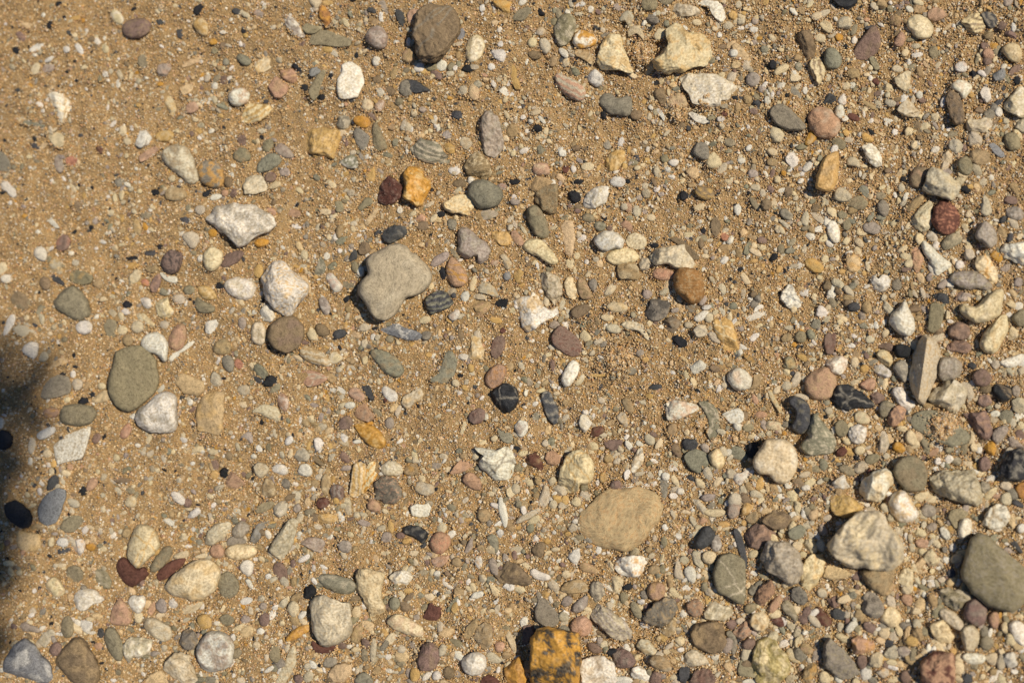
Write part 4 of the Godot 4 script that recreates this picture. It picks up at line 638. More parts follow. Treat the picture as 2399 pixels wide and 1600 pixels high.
	"aC--4|1358 785 1368 772 1381 783 1391 798 1376 803 1363 798",
	"rTB-5|1562 1009 1568 994 1583 991 1588 1004 1583 1022 1568 1019",
	"rG--4|1545 5 1547 -8 1583 -8 1575 8 1557 13",
	"rT--5|2183 1421 2177 1410 2175 1398 2180 1390 2187 1391 2194 1397 2199 1409 2196 1420 2190 1424",
	"rN--5|1919 1075 1932 1073 1942 1088 1937 1103 1919 1103",
	"rI--4|1509 1019 1519 1014 1532 1022 1537 1037 1527 1045 1511 1037",
	"aPB-5|2322 1160 2337 1155 2363 1157 2363 1167 2342 1175 2327 1167",
	"rW--4|372 637 383 640 398 647 413 647 416 663 398 663 380 652",
	"rMB-7|638 427 629 428 620 423 619 414 624 406 632 402 642 404 647 412 646 421",
	"rT--5|2042 712 2044 722 2040 731 2032 735 2023 732 2019 723 2020 714 2026 706 2035 706",
	"dT--2|423 153 446 138 472 128 469 140 446 153 428 158",
	"rNI-5|1388 522 1404 517 1422 525 1417 540 1399 543",
	"rI--4|710 1583 720 1570 735 1575 732 1593 720 1600 710 1595",
	"rV--5|1639 1167 1652 1157 1670 1155 1680 1162 1670 1172 1654 1177",
	"aL--4|722 163 740 156 758 156 753 168 735 179 725 179",
	"rW--4|1047 403 1054 390 1075 387 1080 405 1067 413",
	"aB--4|975 533 980 520 998 515 1006 528 998 540 983 540",
	"aIC-4|1414 688 1424 668 1439 663 1445 675 1432 691 1419 693",
	"rTG-5|1525 1346 1518 1340 1519 1331 1525 1325 1536 1323 1545 1327 1550 1335 1545 1342 1536 1346",
	"rPW-4|875 247 886 235 901 232 901 250 891 263 878 258",
	"dT--3|852 520 865 505 883 484 888 492 875 512 860 530",
	"rB--4|1057 431 1070 420 1088 420 1095 433 1082 441 1065 438",
	"rIL-5|1657 780 1672 775 1685 790 1690 806 1675 803 1662 793",
	"aM--4|791 1068 801 1055 814 1063 822 1081 812 1086 796 1078",
	"fN--4|1044 1435 1052 1417 1065 1399 1075 1396 1072 1414 1059 1432",
	"rC--3|-5 614 10 614 18 627 10 640 -5 647",
	"rV--4|891 1264 898 1246 914 1246 919 1259 911 1271 896 1271",
	"rB--5|1235 125 1246 117 1261 120 1271 130 1261 140 1243 138",
	"aB--5|2299 82 2314 69 2332 77 2327 92 2309 94",
	"rB--6|1783 474 1789 467 1799 466 1807 471 1809 480 1805 488 1797 493 1788 491 1783 482",
	"rB--4|1506 264 1505 273 1499 279 1489 282 1480 278 1476 270 1479 261 1488 257 1498 258",
	"rM--6|1698 1460 1710 1450 1723 1452 1728 1465 1721 1475 1708 1475",
	"rI--4|1876 515 1884 497 1894 492 1897 512 1894 530 1881 528",
	"aO--5|595 568 605 558 628 561 630 571 615 579 602 579",
	"rI--4|187 1185 181 1190 171 1190 161 1184 156 1177 156 1169 165 1166 176 1170 185 1177",
	"rCP-4|1098 668 1105 650 1116 642 1118 663 1110 683 1100 681",
	"aK--3|1156 711 1172 701 1190 698 1187 721 1169 721",
	"aS--6|2251 1585 2266 1575 2279 1583 2279 1600 2263 1603",
	"rW--3|0 645 15 642 31 647 28 658 15 665 0 660",
	"fN--2|48 286 64 281 87 286 105 293 102 298 77 296 56 291",
	"rE--4|1304 1473 1315 1463 1327 1465 1340 1478 1332 1486 1312 1483",
	"aC--4|1146 1363 1156 1371 1169 1381 1179 1396 1164 1399 1151 1389",
	"rC--3|1360 390 1371 380 1388 380 1394 390 1386 400 1368 400",
	"fA--1|153 370 168 365 181 372 179 385 163 390 153 383",
	"rW--3|64 117 79 105 97 97 105 102 97 112 79 122 69 122",
	"fNL-4|2011 443 2021 433 2034 438 2039 454 2034 466 2021 456",
	"rS--5|1992 711 2002 708 2013 710 2017 717 2016 724 2008 729 1996 729 1987 724 1986 717",
	"rWP-5|1049 739 1059 732 1067 724 1077 726 1077 742 1065 752 1054 749",
	"rP--5|1183 1513 1181 1521 1175 1528 1165 1528 1159 1521 1158 1512 1162 1505 1171 1502 1180 1505",
	"fGN-5|2036 135 2047 130 2059 145 2062 161 2052 166 2041 150",
	"rB--6|2322 903 2325 912 2321 920 2312 923 2303 921 2296 915 2297 906 2305 900 2314 899",
	"aWE-5|2202 1238 2212 1233 2225 1246 2228 1261 2220 1266 2207 1256",
	"aR--5|1957 1063 1965 1050 1980 1045 1988 1058 1975 1070 1962 1070",
	"aWV-5|326 701 339 696 352 701 355 719 344 724 334 716",
	"rI--6|2343 1135 2349 1128 2359 1126 2367 1130 2372 1137 2371 1145 2362 1149 2352 1148 2344 1143",
	"rW--4|139 1280 131 1275 131 1266 138 1261 147 1259 157 1262 160 1270 157 1278 148 1282",
	"rE--5|1053 538 1047 531 1046 521 1051 512 1060 512 1067 515 1071 524 1068 534 1061 539",
	"rV--6|2379 902 2387 902 2393 910 2392 920 2389 929 2381 931 2374 926 2370 917 2372 908",
	"rS--4|2217 1338 2228 1328 2240 1333 2240 1353 2225 1358",
	"dB--3|265 1126 278 1116 298 1119 311 1124 298 1132 281 1134",
	"fM--5|2363 171 2373 156 2388 150 2396 158 2386 171 2368 179",
	"rI--6|1024 1532 1031 1509 1044 1509 1047 1526 1039 1537 1029 1539",
	"rIE-6|2059 1185 2072 1177 2087 1185 2092 1198 2072 1203",
	"aV--3|562 1024 574 1014 587 1007 592 1024 590 1042 577 1030",
	"rC--5|1899 38 1909 28 1925 26 1932 38 1919 48 1904 46",
	"rT--4|339 627 352 619 370 622 370 637 352 640 342 637",
	"rV--4|1751 403 1761 395 1777 400 1779 413 1766 420 1754 415",
	"fN--4|1741 594 1746 576 1756 563 1764 573 1761 591 1751 599",
	"aCI-5|2143 550 2156 545 2169 550 2164 566 2156 579 2146 563",
	"rV--6|1919 1228 1932 1228 1942 1243 1939 1254 1919 1254",
	"aC--5|628 433 641 423 659 423 659 436 641 443 628 443",
	"rVP-2|97 158 110 148 128 153 128 163 110 171 99 168",
	"aC--5|1851 181 1856 166 1871 173 1881 184 1868 191 1853 191",
	"dG--3|1768 1006 1760 1011 1749 1012 1741 1007 1739 1001 1742 993 1752 991 1762 993 1769 999",
	"rGT-5|1363 512 1365 505 1371 500 1382 500 1391 506 1393 514 1390 520 1380 522 1370 519",
	"aB--4|901 204 914 201 929 207 924 222 916 227 903 219",
	"aYC-4|1039 339 1052 332 1065 344 1065 357 1054 362 1044 352",
	"aS--4|1054 270 1065 258 1080 260 1085 273 1077 283 1065 278",
	"dPT-4|342 1435 352 1414 367 1407 362 1432 352 1445",
	"rTP-5|2072 1396 2080 1376 2090 1361 2100 1366 2095 1381 2082 1396",
	"rIY-5|1884 892 1891 877 1899 874 1907 894 1907 905 1897 907",
	"rYO-5|2018 314 2029 309 2047 324 2049 332 2034 334 2021 329",
	"fW--2|99 505 112 502 122 512 135 528 140 533 128 535 115 522",
	"rWO-4|1110 1317 1113 1305 1126 1299 1131 1315 1128 1330 1121 1335",
	"rM--5|1879 1435 1886 1422 1899 1419 1902 1437 1894 1447 1881 1447",
	"rIE-4|837 767 850 755 865 760 870 770 855 777 842 775",
	"rTB-4|1286 138 1297 128 1307 133 1304 153 1292 158 1284 150",
	"rI--4|1503 494 1502 504 1496 510 1488 509 1482 502 1482 493 1485 483 1493 480 1500 486",
	"rV--4|902 986 907 979 915 976 922 982 923 992 921 1001 914 1005 906 1004 901 996",
	"dM--3|554 321 564 314 577 321 574 342 559 342",
	"rI--4|1054 400 1065 385 1075 385 1080 398 1072 411 1057 411",
	"rV--4|1085 1299 1093 1277 1103 1259 1108 1261 1108 1284 1098 1294",
	"rV--3|651 408 656 395 676 392 681 408 671 415",
	"rC--4|1404 742 1419 734 1437 737 1439 749 1419 755",
	"aC--4|1906 87 1919 77 1932 82 1937 92 1927 99 1909 97",
	"rWP-5|1962 237 1970 222 1980 217 1985 230 1983 247 1967 245",
	"aT--4|1967 696 1983 688 2006 693 2008 703 1990 703 1970 703",
	"aEBb4|1603 716 1616 709 1629 716 1629 732 1613 734 1606 726",
	"rG--4|1698 326 1706 323 1716 325 1724 330 1725 338 1718 343 1710 345 1700 341 1696 334",
	"aC--4|1335 1177 1348 1162 1360 1165 1363 1183 1348 1188",
	"fG--3|783 471 799 471 806 487 801 497 786 497",
	"rR--5|1983 268 1998 263 2016 275 2013 286 1993 283",
	"rI--4|87 843 97 823 107 823 115 836 107 846 97 848",
	"aT--5|2335 540 2345 528 2358 543 2363 556 2350 558 2340 550",
	"rI--8|1858 928 1871 920 1889 925 1899 935 1886 940 1868 935",
	"rG--4|862 1545 856 1552 850 1551 846 1543 845 1532 848 1521 854 1517 859 1524 863 1533",
	"aI--4|1072 219 1075 204 1090 199 1098 207 1093 222 1080 224",
	"rCY-5|1795 352 1805 342 1823 352 1825 362 1812 367 1800 360",
	"aTY-3|914 163 926 153 934 161 926 184 914 186",
	"rI--3|1682 393 1695 380 1705 383 1703 398 1690 408 1680 408",
	"rB--4|1070 783 1075 767 1082 772 1090 790 1085 803 1075 800",
	"aEI-5|656 1129 666 1119 679 1126 679 1144 669 1147 659 1139",
	"rI--4|1199 1137 1206 1132 1214 1134 1219 1142 1218 1151 1213 1157 1205 1158 1197 1154 1196 1145",
	"rC--6|1858 1285 1856 1278 1859 1270 1868 1267 1877 1269 1881 1276 1880 1284 1874 1291 1864 1291",
	"rT--5|1070 1329 1062 1326 1057 1319 1058 1312 1065 1306 1074 1305 1080 1312 1082 1319 1079 1327",
	"rI--4|1855 908 1850 914 1841 916 1833 913 1830 905 1833 898 1840 892 1849 893 1855 900",
	"rG--4|428 679 433 671 440 668 449 669 455 675 456 684 449 690 440 690 432 687",
	"dC--3|1331 629 1326 622 1325 614 1329 605 1337 603 1344 607 1348 616 1346 624 1340 630",
	"rP--5|2171 1065 2184 1050 2202 1047 2200 1063 2184 1073",
	"rI--3|1192 1287 1207 1277 1228 1282 1220 1294 1202 1297",
	"rW--6|1733 1603 1746 1590 1769 1590 1782 1603",
	"aK--5|535 1107 534 1115 528 1123 520 1122 515 1115 514 1106 518 1098 525 1095 533 1098",
	"fG--4|801 660 812 658 835 668 832 675 814 678 804 673",
	"rC--4|1733 642 1743 637 1754 650 1761 663 1751 668 1741 663",
	"fVE-3|886 3 901 0 908 26 914 33 906 36 896 26",
	"aI--4|1914 31 1929 23 1945 20 1947 28 1932 41 1914 41",
	"rV--5|2169 1236 2182 1223 2197 1226 2194 1243 2177 1246",
	"aK--3|451 20 464 10 479 8 474 23 464 36 454 31",
	"rG--4|630 917 638 902 653 897 661 907 651 917 636 922",
	"rE--5|1398 675 1393 682 1386 680 1381 673 1379 663 1384 654 1390 652 1397 655 1400 665",
	"rGI-5|2253 1074 2255 1081 2253 1088 2244 1092 2235 1089 2228 1084 2228 1077 2234 1071 2244 1070",
	"rC--2|87 146 92 152 92 161 88 170 81 175 74 173 70 165 73 156 79 148",
	"rV--4|577 759 574 767 568 772 560 769 557 760 557 751 562 743 570 743 575 749",
	"aTG-5|1828 795 1840 780 1856 783 1856 798 1835 803",
	"aC--3|980 749 993 739 1011 742 1011 752 996 760 983 757",
	"rMP-3|33 77 46 71 61 89 59 102 43 94",
	"aC--5|2268 1040 2276 1024 2274 1004 2284 1014 2289 1035 2281 1047",
	"rCT-5|1751 1299 1761 1287 1777 1289 1779 1299 1766 1310 1754 1307",
	"aC--5|2143 1243 2154 1236 2169 1243 2174 1254 2161 1259 2146 1254",
	"aC--4|1934 494 1939 484 1960 489 1960 510 1947 507",
	"rW--5|1077 693 1085 683 1098 681 1100 696 1093 709 1082 706",
	"rC--5|1254 110 1246 112 1238 109 1235 101 1238 93 1244 88 1252 87 1258 94 1258 103",
	"fBO-4|1741 833 1754 831 1769 841 1779 851 1769 856 1751 846",
	"aG--4|1754 461 1764 459 1777 474 1779 487 1769 492 1761 479",
	"aC--3|1670 1126 1682 1116 1695 1116 1690 1132 1677 1142 1667 1139",
	"rI--4|464 503 457 498 455 490 459 483 467 480 476 482 481 489 479 497 473 503",
	"rC--4|289 785 280 785 274 778 274 771 278 764 287 762 295 766 299 773 296 780",
	"rC--6|2009 1066 2003 1060 2002 1053 2007 1046 2015 1044 2024 1046 2029 1053 2025 1061 2018 1065",
	"rW--4|559 1409 572 1399 590 1399 592 1409 577 1417 564 1417",
	"rM--3|212 1030 222 1014 237 1017 232 1035 219 1042",
	"fS--4|117 647 125 642 138 650 150 663 148 670 135 665 122 658",
	"aWL-4|1304 349 1315 342 1327 352 1327 367 1309 367",
	"aK--5|1080 161 1093 150 1105 150 1110 163 1105 171 1088 168",
	"aS--6|2067 1503 2082 1498 2095 1503 2095 1516 2077 1521",
	"rW--4|1718 487 1726 474 1736 479 1738 494 1731 507 1723 502",
	"aC--5|1578 1498 1588 1491 1603 1493 1606 1506 1593 1516",
	"aC--5|2100 589 2113 576 2126 573 2131 584 2120 594 2105 596",
	"rCW-5|1345 897 1358 879 1368 874 1371 887 1360 902 1348 905",
	"rI--5|2087 161 2098 150 2113 156 2120 166 2110 171 2092 168",
	"aW--4|393 1407 403 1399 418 1417 408 1427 395 1422",
	"rV--3|1034 314 1047 303 1059 311 1057 326 1039 326",
	"aS--4|814 612 822 594 832 581 837 596 835 609 822 614",
	"aIT-4|1545 681 1557 673 1570 673 1568 688 1552 696 1545 691",
	"rP--4|1766 971 1779 961 1800 968 1795 979 1777 981",
	"dT--2|43 54 61 51 84 61 79 71 56 64",
	"rV--5|1639 1045 1647 1037 1659 1040 1664 1052 1659 1063 1647 1058",
	"aIT-5|1652 1384 1654 1371 1667 1379 1677 1391 1670 1399 1654 1394",
	"rW--5|1033 1588 1026 1593 1018 1594 1012 1589 1012 1581 1015 1574 1022 1570 1030 1573 1034 1580",
	"rV--5|2396 653 2398 661 2396 669 2389 673 2381 672 2375 666 2376 658 2381 652 2389 649",
	"rM--5|2356 50 2361 57 2360 65 2353 70 2346 72 2338 67 2337 59 2341 52 2348 48",
	"rV--4|1506 694 1505 686 1510 679 1518 678 1526 681 1529 689 1525 696 1519 701 1510 701",
	"rB--4|521 1063 534 1055 546 1063 541 1081 526 1075",
	"rI--4|1108 780 1118 772 1128 783 1128 798 1113 800",
	"rTG-4|1821 375 1824 382 1819 388 1810 390 1801 388 1797 382 1798 375 1805 370 1814 371",
	"rV--4|1313 760 1311 767 1302 770 1294 770 1286 766 1286 758 1292 752 1300 750 1308 754",
	"rY--4|1335 1177 1330 1184 1323 1185 1317 1181 1314 1172 1316 1164 1323 1159 1330 1161 1334 1168",
	"rC--5|2004 863 1996 859 1993 851 1994 842 1999 836 2007 836 2012 841 2013 850 2010 858",
	"rB--4|528 416 535 414 542 418 546 425 544 434 538 439 531 439 525 433 524 424",
	"dA--3|567 863 560 865 553 862 548 856 549 846 555 840 562 840 567 845 570 854",
	"rG--4|2068 468 2059 469 2052 465 2049 457 2054 451 2062 449 2071 450 2077 456 2075 463",
	"aK--6|1431 1519 1440 1519 1447 1524 1447 1532 1442 1537 1433 1540 1424 1537 1421 1530 1424 1523",
	"fW--3|1167 212 1182 201 1190 212 1200 224 1192 227 1177 222",
	"aM--5|2353 77 2365 69 2383 79 2383 92 2368 89",
	"aIY-4|1315 143 1327 133 1335 138 1335 153 1322 158 1315 158",
	"rW--4|-5 976 8 979 10 996 0 1007 -8 1004",
	"rE--3|265 423 281 415 291 426 286 438 270 438",
	"rC--5|1570 1116 1580 1111 1590 1124 1593 1142 1585 1139 1573 1129",
	"fL--5|1070 92 1075 74 1082 64 1090 74 1088 87 1080 97",
	"aYO-4|293 619 309 614 326 619 324 627 309 632 298 630",
	"rY--4|1145 750 1148 744 1157 742 1168 744 1176 749 1177 755 1171 759 1160 759 1151 755",
	"rTY-5|1414 1073 1416 1067 1424 1063 1433 1065 1438 1071 1437 1078 1431 1083 1422 1085 1415 1080",
	"aV--5|2342 630 2353 619 2368 619 2368 632 2353 642",
	"rI--4|1692 56 1708 48 1718 56 1715 69 1695 69",
	"rW--3|171 105 181 99 191 110 196 122 191 130 181 122",
	"rC--4|702 594 710 584 720 586 722 604 715 612 704 604",
	"rE--4|1468 865 1473 859 1483 859 1490 863 1493 870 1489 875 1481 879 1472 878 1468 871",
	"rY--4|502 1124 494 1121 490 1114 492 1107 497 1102 506 1101 511 1107 513 1114 510 1121",
	"rV--4|584 1445 587 1452 583 1459 575 1462 567 1461 562 1454 564 1447 569 1441 577 1441",
	"rW--4|490 461 498 454 516 454 521 461 508 469 493 471",
	"rC--3|1624 487 1636 477 1652 474 1652 487 1636 497",
	"aK--5|1886 281 1899 270 1912 278 1907 293 1894 293",
	"rIY-4|1256 69 1269 61 1279 69 1276 82 1263 84 1256 79",
	"rI--6|1960 1463 1967 1455 1980 1463 1978 1478 1965 1483",
	"rW--5|2261 619 2259 626 2253 631 2245 632 2239 627 2239 619 2242 612 2249 609 2257 612",
	"fG--3|82 732 89 716 102 709 105 721 97 734 84 737",
	"aN--3|367 683 377 670 393 681 393 693 375 691",
	"aR--7|2031 1106 2039 1096 2049 1109 2044 1126 2034 1126",
	"rTO-5|1413 1132 1407 1130 1403 1122 1405 1113 1409 1107 1416 1105 1421 1111 1422 1120 1419 1129",
	"rG--4|1564 1272 1561 1280 1556 1285 1550 1280 1548 1271 1549 1261 1553 1255 1559 1255 1564 1262",
	"aC--3|278 296 293 293 296 311 288 321 278 311",
	"rVP-3|590 26 600 20 613 26 620 33 610 41 595 36",
	"aIW-4|880 209 891 204 901 214 901 227 883 227",
	"fE--3|1406 82 1422 74 1439 77 1434 87 1414 92",
	"aPB-6|1634 1220 1644 1210 1659 1215 1659 1228 1641 1231",
	"rY--5|2038 862 2036 869 2030 873 2022 874 2015 869 2015 862 2019 856 2026 853 2034 856",
	"rI--4|372 762 373 755 380 751 389 751 394 756 395 763 391 770 383 772 376 768",
	"rW--5|2350 259 2351 267 2347 274 2339 274 2333 270 2330 263 2333 255 2339 250 2346 252",
	"aK--6|1598 447 1606 445 1612 450 1614 458 1611 465 1605 469 1597 468 1593 461 1594 453",
	"rW--3|890 135 892 143 889 150 884 155 876 154 872 147 872 139 876 132 883 131",
	"rG--3|326 502 342 494 357 502 349 512 332 512",
	"aK--4|181 1155 191 1137 201 1142 204 1157 191 1162",
	"dB--3|171 474 181 469 191 482 186 497 176 494",
	"rC--3|745 494 758 487 776 492 776 502 758 505",
	"aK--5|181 938 189 930 204 930 207 943 196 948 181 945",
	"aK--5|1029 630 1037 622 1044 635 1044 652 1037 658 1031 645",
	"fB--5|727 1063 740 1068 755 1083 763 1091 750 1091 735 1081",
	"rC--5|2072 1552 2087 1542 2103 1549 2105 1560 2087 1560",
	"aS--5|2325 245 2340 232 2358 227 2347 242 2330 255",
	"rEI-3|1411 337 1424 326 1434 339 1429 352 1417 349",
	"aWR-4|1532 250 1545 250 1557 270 1557 286 1545 270",
	"rI--4|2026 793 2036 785 2049 788 2052 800 2031 806",
	"rW--5|832 946 832 952 827 957 817 958 808 955 805 949 809 944 816 941 826 941",
	"aNI-3|1246 971 1256 963 1269 973 1261 986 1246 984",
	"rT--5|2146 158 2154 153 2164 163 2164 179 2151 181",
	"rW--4|1445 344 1448 326 1458 319 1463 326 1463 344",
	"aW--3|1754 795 1764 780 1782 780 1777 790 1764 803",
	"rC--4|1537 1037 1547 1024 1555 1032 1550 1047 1532 1055",
	"aK--4|472 451 490 443 500 448 490 461 475 464",
	"aOT-5|2317 107 2325 97 2340 102 2342 112 2330 120",
	"rB--4|885 196 878 195 872 190 872 183 878 178 885 176 892 179 894 186 892 193",
	"kK--6|1801 150 1802 143 1809 139 1816 141 1821 147 1821 154 1817 161 1809 162 1804 157",
	"rP--4|618 492 628 484 646 492 646 507 633 502",
	"fS--5|133 1287 153 1284 163 1282 163 1292 145 1297 133 1299",
	"rI--4|2103 443 2108 428 2120 431 2123 446 2113 454",
	"rC--4|114 1073 106 1072 100 1068 98 1061 102 1055 110 1052 117 1055 120 1061 120 1068",
	"fG--4|1962 499 1973 492 1988 502 1983 512 1967 512",
	"aS--6|2370 1175 2383 1170 2401 1183 2398 1193 2381 1185",
	"aC--4|2120 306 2131 293 2141 303 2138 316 2123 319",
	"rL--5|1178 647 1181 639 1186 634 1192 634 1196 641 1197 650 1193 656 1187 658 1181 656",
	"rC--5|154 1100 162 1103 166 1109 163 1115 156 1118 148 1116 142 1111 140 1104 146 1099",
	"rC--6|2098 1004 2108 996 2126 999 2128 1009 2115 1014",
	"aI--6|2182 469 2189 454 2197 461 2192 484 2184 492",
	"aS--4|1519 907 1532 899 1552 902 1550 912 1532 915",
	"rE--6|2031 1598 2039 1583 2054 1588 2059 1603",
	"aP--5|973 512 988 499 998 507 998 517 978 520",
	"rV--4|1192 471 1202 461 1218 469 1218 479 1202 482",
	"aVA-3|1161 436 1174 428 1187 431 1187 446 1172 446",
	"rW--6|2327 962 2336 961 2344 965 2346 971 2340 976 2333 978 2324 977 2319 971 2321 966",
	"rOH-4|219 1290 210 1291 202 1287 199 1281 201 1275 209 1273 218 1274 223 1279 223 1285",
	"aW--4|1031 1361 1042 1361 1062 1373 1062 1384 1049 1379 1037 1371",
	"aT--5|1174 1532 1184 1524 1200 1534 1190 1544 1177 1544",
	"kK--6|1254 292 1262 290 1268 295 1271 301 1268 308 1261 311 1253 310 1249 304 1250 297",
	"aIN-5|1823 512 1838 517 1853 528 1848 538 1833 530",
	"aIT-5|1057 456 1067 441 1080 436 1082 451 1067 459",
	"rV--4|794 1101 806 1088 822 1088 822 1103 806 1103",
	"aM--4|1795 448 1800 433 1812 438 1820 446 1805 456",
	"aW--4|1871 683 1881 678 1899 678 1894 691 1879 696",
	"rG--4|868 958 883 956 896 968 893 979 878 971",
	"rO--4|500 536 507 539 509 546 506 553 499 556 492 554 487 548 487 541 493 536",
	"rNI-4|1861 153 1871 143 1881 150 1879 166 1866 166",
	"rY--4|942 1379 967 1376 967 1391 947 1391",
	"rA--3|1687 548 1700 543 1710 556 1700 566 1690 561",
	"aS--3|413 69 426 66 428 84 421 97 413 82",
	"rN--4|1705 719 1715 706 1728 711 1728 724 1713 726",
	"aK--5|2251 443 2261 433 2274 441 2279 451 2268 454 2256 448",
	"rP--4|1472 498 1466 494 1463 487 1463 479 1469 474 1475 475 1480 480 1481 488 1478 495",
	"rK--4|287 709 293 704 301 705 307 709 309 715 305 721 297 723 289 721 286 715",
	"rS--4|242 1477 244 1484 241 1492 235 1495 229 1493 226 1486 227 1478 231 1471 237 1471",
	"rP--4|235 1522 227 1523 221 1519 218 1513 220 1507 228 1504 236 1506 241 1511 240 1517",
	"rG--4|1835 572 1839 579 1839 587 1835 594 1829 595 1823 592 1821 584 1823 577 1829 572",
	"rW--4|794 1019 804 1014 817 1027 809 1040 799 1032",
	"rP--5|1759 930 1766 922 1777 933 1779 945 1769 950",
	"rT--4|739 1123 745 1127 749 1132 747 1139 740 1142 733 1142 728 1137 727 1130 731 1124",
	"aW--4|1902 540 1914 530 1927 528 1930 543 1914 545",
	"rT--3|1184 859 1192 848 1205 851 1202 866 1190 871",
	"aK--4|500 665 513 660 526 670 523 678 506 678",
	"rT--4|191 907 201 892 214 894 209 907 196 917",
	"aS--3|334 591 352 586 370 591 365 599 342 599",
	"aS--5|2358 558 2365 545 2378 548 2373 566 2360 568",
	"rC--5|451 1305 469 1297 485 1294 485 1307 464 1310",
	"rI--4|2154 673 2164 673 2171 688 2171 701 2161 698",
	"aS--4|1764 240 1774 232 1787 237 1784 252 1774 252",
	"aK--5|1404 268 1411 258 1422 260 1422 278 1409 281",
	"rW--4|572 1358 585 1356 592 1373 600 1381 587 1381 577 1368",
	"rY--3|753 0 781 0 776 13 755 13",
	"aS--5|875 548 888 535 898 543 891 556 878 558",
	"rC--4|1514 506 1519 502 1527 501 1534 504 1537 510 1535 516 1528 519 1521 517 1515 513",
	"rC--4|1619 51 1629 43 1644 48 1644 59 1629 61",
	"rI--5|1279 720 1274 714 1272 706 1274 698 1279 693 1284 694 1287 702 1287 710 1284 718",
	"aS--6|2264 857 2268 852 2276 849 2285 851 2289 856 2289 861 2283 865 2274 865 2267 862",
	"rC--3|1077 1014 1082 994 1090 984 1093 996 1088 1014 1080 1022",
	"rW--4|1754 66 1764 61 1779 64 1774 77 1761 79",
	"aC--4|1466 173 1481 166 1496 179 1486 186",
	"aB--5|2281 263 2294 247 2307 255 2304 268",
	"rC--3|799 41 809 41 819 56 817 66 804 59",
	"aK--4|681 150 694 148 707 163 707 173 697 168",
	"rO--5|1955 84 1965 77 1978 84 1975 94 1962 97",
	"rY--4|1378 879 1399 874 1427 877 1419 882 1394 884",
	"rI--4|1610 769 1604 765 1603 759 1608 754 1615 753 1623 754 1627 760 1624 765 1618 769",
	"rAO-4|326 660 337 652 349 658 347 673 332 668",
	"aB--4|1588 291 1601 283 1608 293 1603 306 1590 301",
	"rCY-3|286 326 298 321 309 329 301 342 288 337",
	"rC--4|2113 120 2123 112 2133 120 2126 133 2113 133",
	"rC--5|2064 783 2072 772 2085 770 2085 783 2072 793",
	"aK--5|1458 1376 1468 1368 1481 1366 1481 1379 1466 1386",
	"aM--4|536 456 544 441 554 443 557 454 546 464",
	"rN--3|1285 1043 1282 1036 1284 1029 1289 1024 1295 1024 1300 1030 1300 1037 1297 1043 1291 1045",
	"rK--5|2392 190 2390 196 2384 200 2378 198 2374 192 2375 185 2379 179 2386 178 2391 183",
	"rW--4|300 722 303 727 303 733 298 738 290 738 285 733 282 728 286 722 293 720",
	"rK--4|1216 420 1220 425 1216 430 1209 432 1200 432 1194 428 1193 423 1199 419 1208 419",
	"rV--4|1497 836 1490 832 1490 826 1493 821 1499 817 1506 819 1510 825 1509 831 1504 835",
	"rM--5|945 1248 949 1253 947 1259 941 1263 934 1263 929 1259 927 1253 931 1248 938 1246",
	"rC--5|242 897 247 902 248 908 242 913 235 913 229 910 227 904 229 898 236 895",
	"rN--4|1863 590 1856 594 1847 595 1840 593 1840 588 1844 583 1852 579 1860 581 1865 585",
	"rC--6|1993 1603 2003 1585 2016 1595 2016 1606",
	"rI--3|1212 848 1223 846 1233 866 1228 871 1215 861",
	"fR--3|1317 400 1320 388 1330 383 1335 395 1327 408",
	"rM--4|857 265 870 260 883 278 880 283 865 275",
	"rI--4|2001 331 1994 335 1986 335 1979 332 1977 327 1981 322 1988 320 1996 322 2000 326",
	"aK--5|1544 575 1541 580 1534 582 1526 581 1521 577 1520 572 1526 568 1534 568 1541 570",
	"rT--5|2229 1330 2223 1329 2222 1322 2224 1315 2228 1308 2234 1307 2238 1311 2238 1319 2234 1326",
	"aV--3|1763 513 1764 521 1761 527 1756 530 1751 528 1748 520 1750 513 1754 507 1759 507",
	"fS--9|2024 66 2036 59 2057 59 2054 66 2034 71",
	"rC--4|671 1075 676 1052 687 1050 684 1075",
	"rTC-4|1121 1124 1133 1119 1144 1126 1139 1137 1123 1134",
	"rI--3|265 1144 275 1139 288 1155 281 1162 270 1155",
	"aS--3|418 512 434 507 444 512 441 528 428 520",
	"rW--4|1141 153 1151 145 1161 153 1159 163 1146 166",
	"aK--4|699 204 712 196 722 201 720 214 710 214",
	"aK--3|105 56 115 46 122 56 120 69 107 66",
	"aS--3|860 18 870 15 886 26 875 33 863 28",
	"aS--3|64 337 79 334 92 344 92 352 74 347",
	"kK--6|1802 607 1810 594 1823 594 1823 607 1812 612",
	"aK--3|349 448 365 441 375 451 362 461",
	"rG--4|1403 1147 1410 1151 1411 1156 1409 1161 1403 1165 1396 1163 1392 1158 1391 1153 1396 1148",
	"rT--4|824 726 837 714 850 726 837 734",
	"rP--3|153 1093 161 1081 171 1091 171 1103 158 1101",
	"fT--3|1868 20 1879 13 1886 20 1886 36 1874 31",
	"aS--4|1606 1116 1619 1111 1631 1116 1626 1129 1613 1124",
	"aS--5|2340 517 2347 507 2360 505 2358 520 2345 525",
	"rK--4|1035 494 1042 496 1043 502 1041 507 1035 510 1027 509 1022 505 1022 499 1028 496",
	"rG--3|307 1158 299 1155 294 1150 294 1144 299 1141 306 1142 314 1146 316 1152 313 1156",
	"aK--5|2271 171 2281 163 2291 173 2284 184 2274 181",
	"rPI-4|1146 614 1156 607 1172 612 1164 622 1151 622",
	"rI--4|2131 681 2143 675 2151 691 2154 701 2141 693",
	"aTB-5|1075 1063 1088 1060 1100 1068 1090 1075 1077 1073",
	"rW--3|886 28 896 26 898 38 896 51 888 51",
	"rT--3|906 293 919 288 926 296 924 306 908 303",
	"rW--3|679 528 692 522 707 530 702 538 687 535",
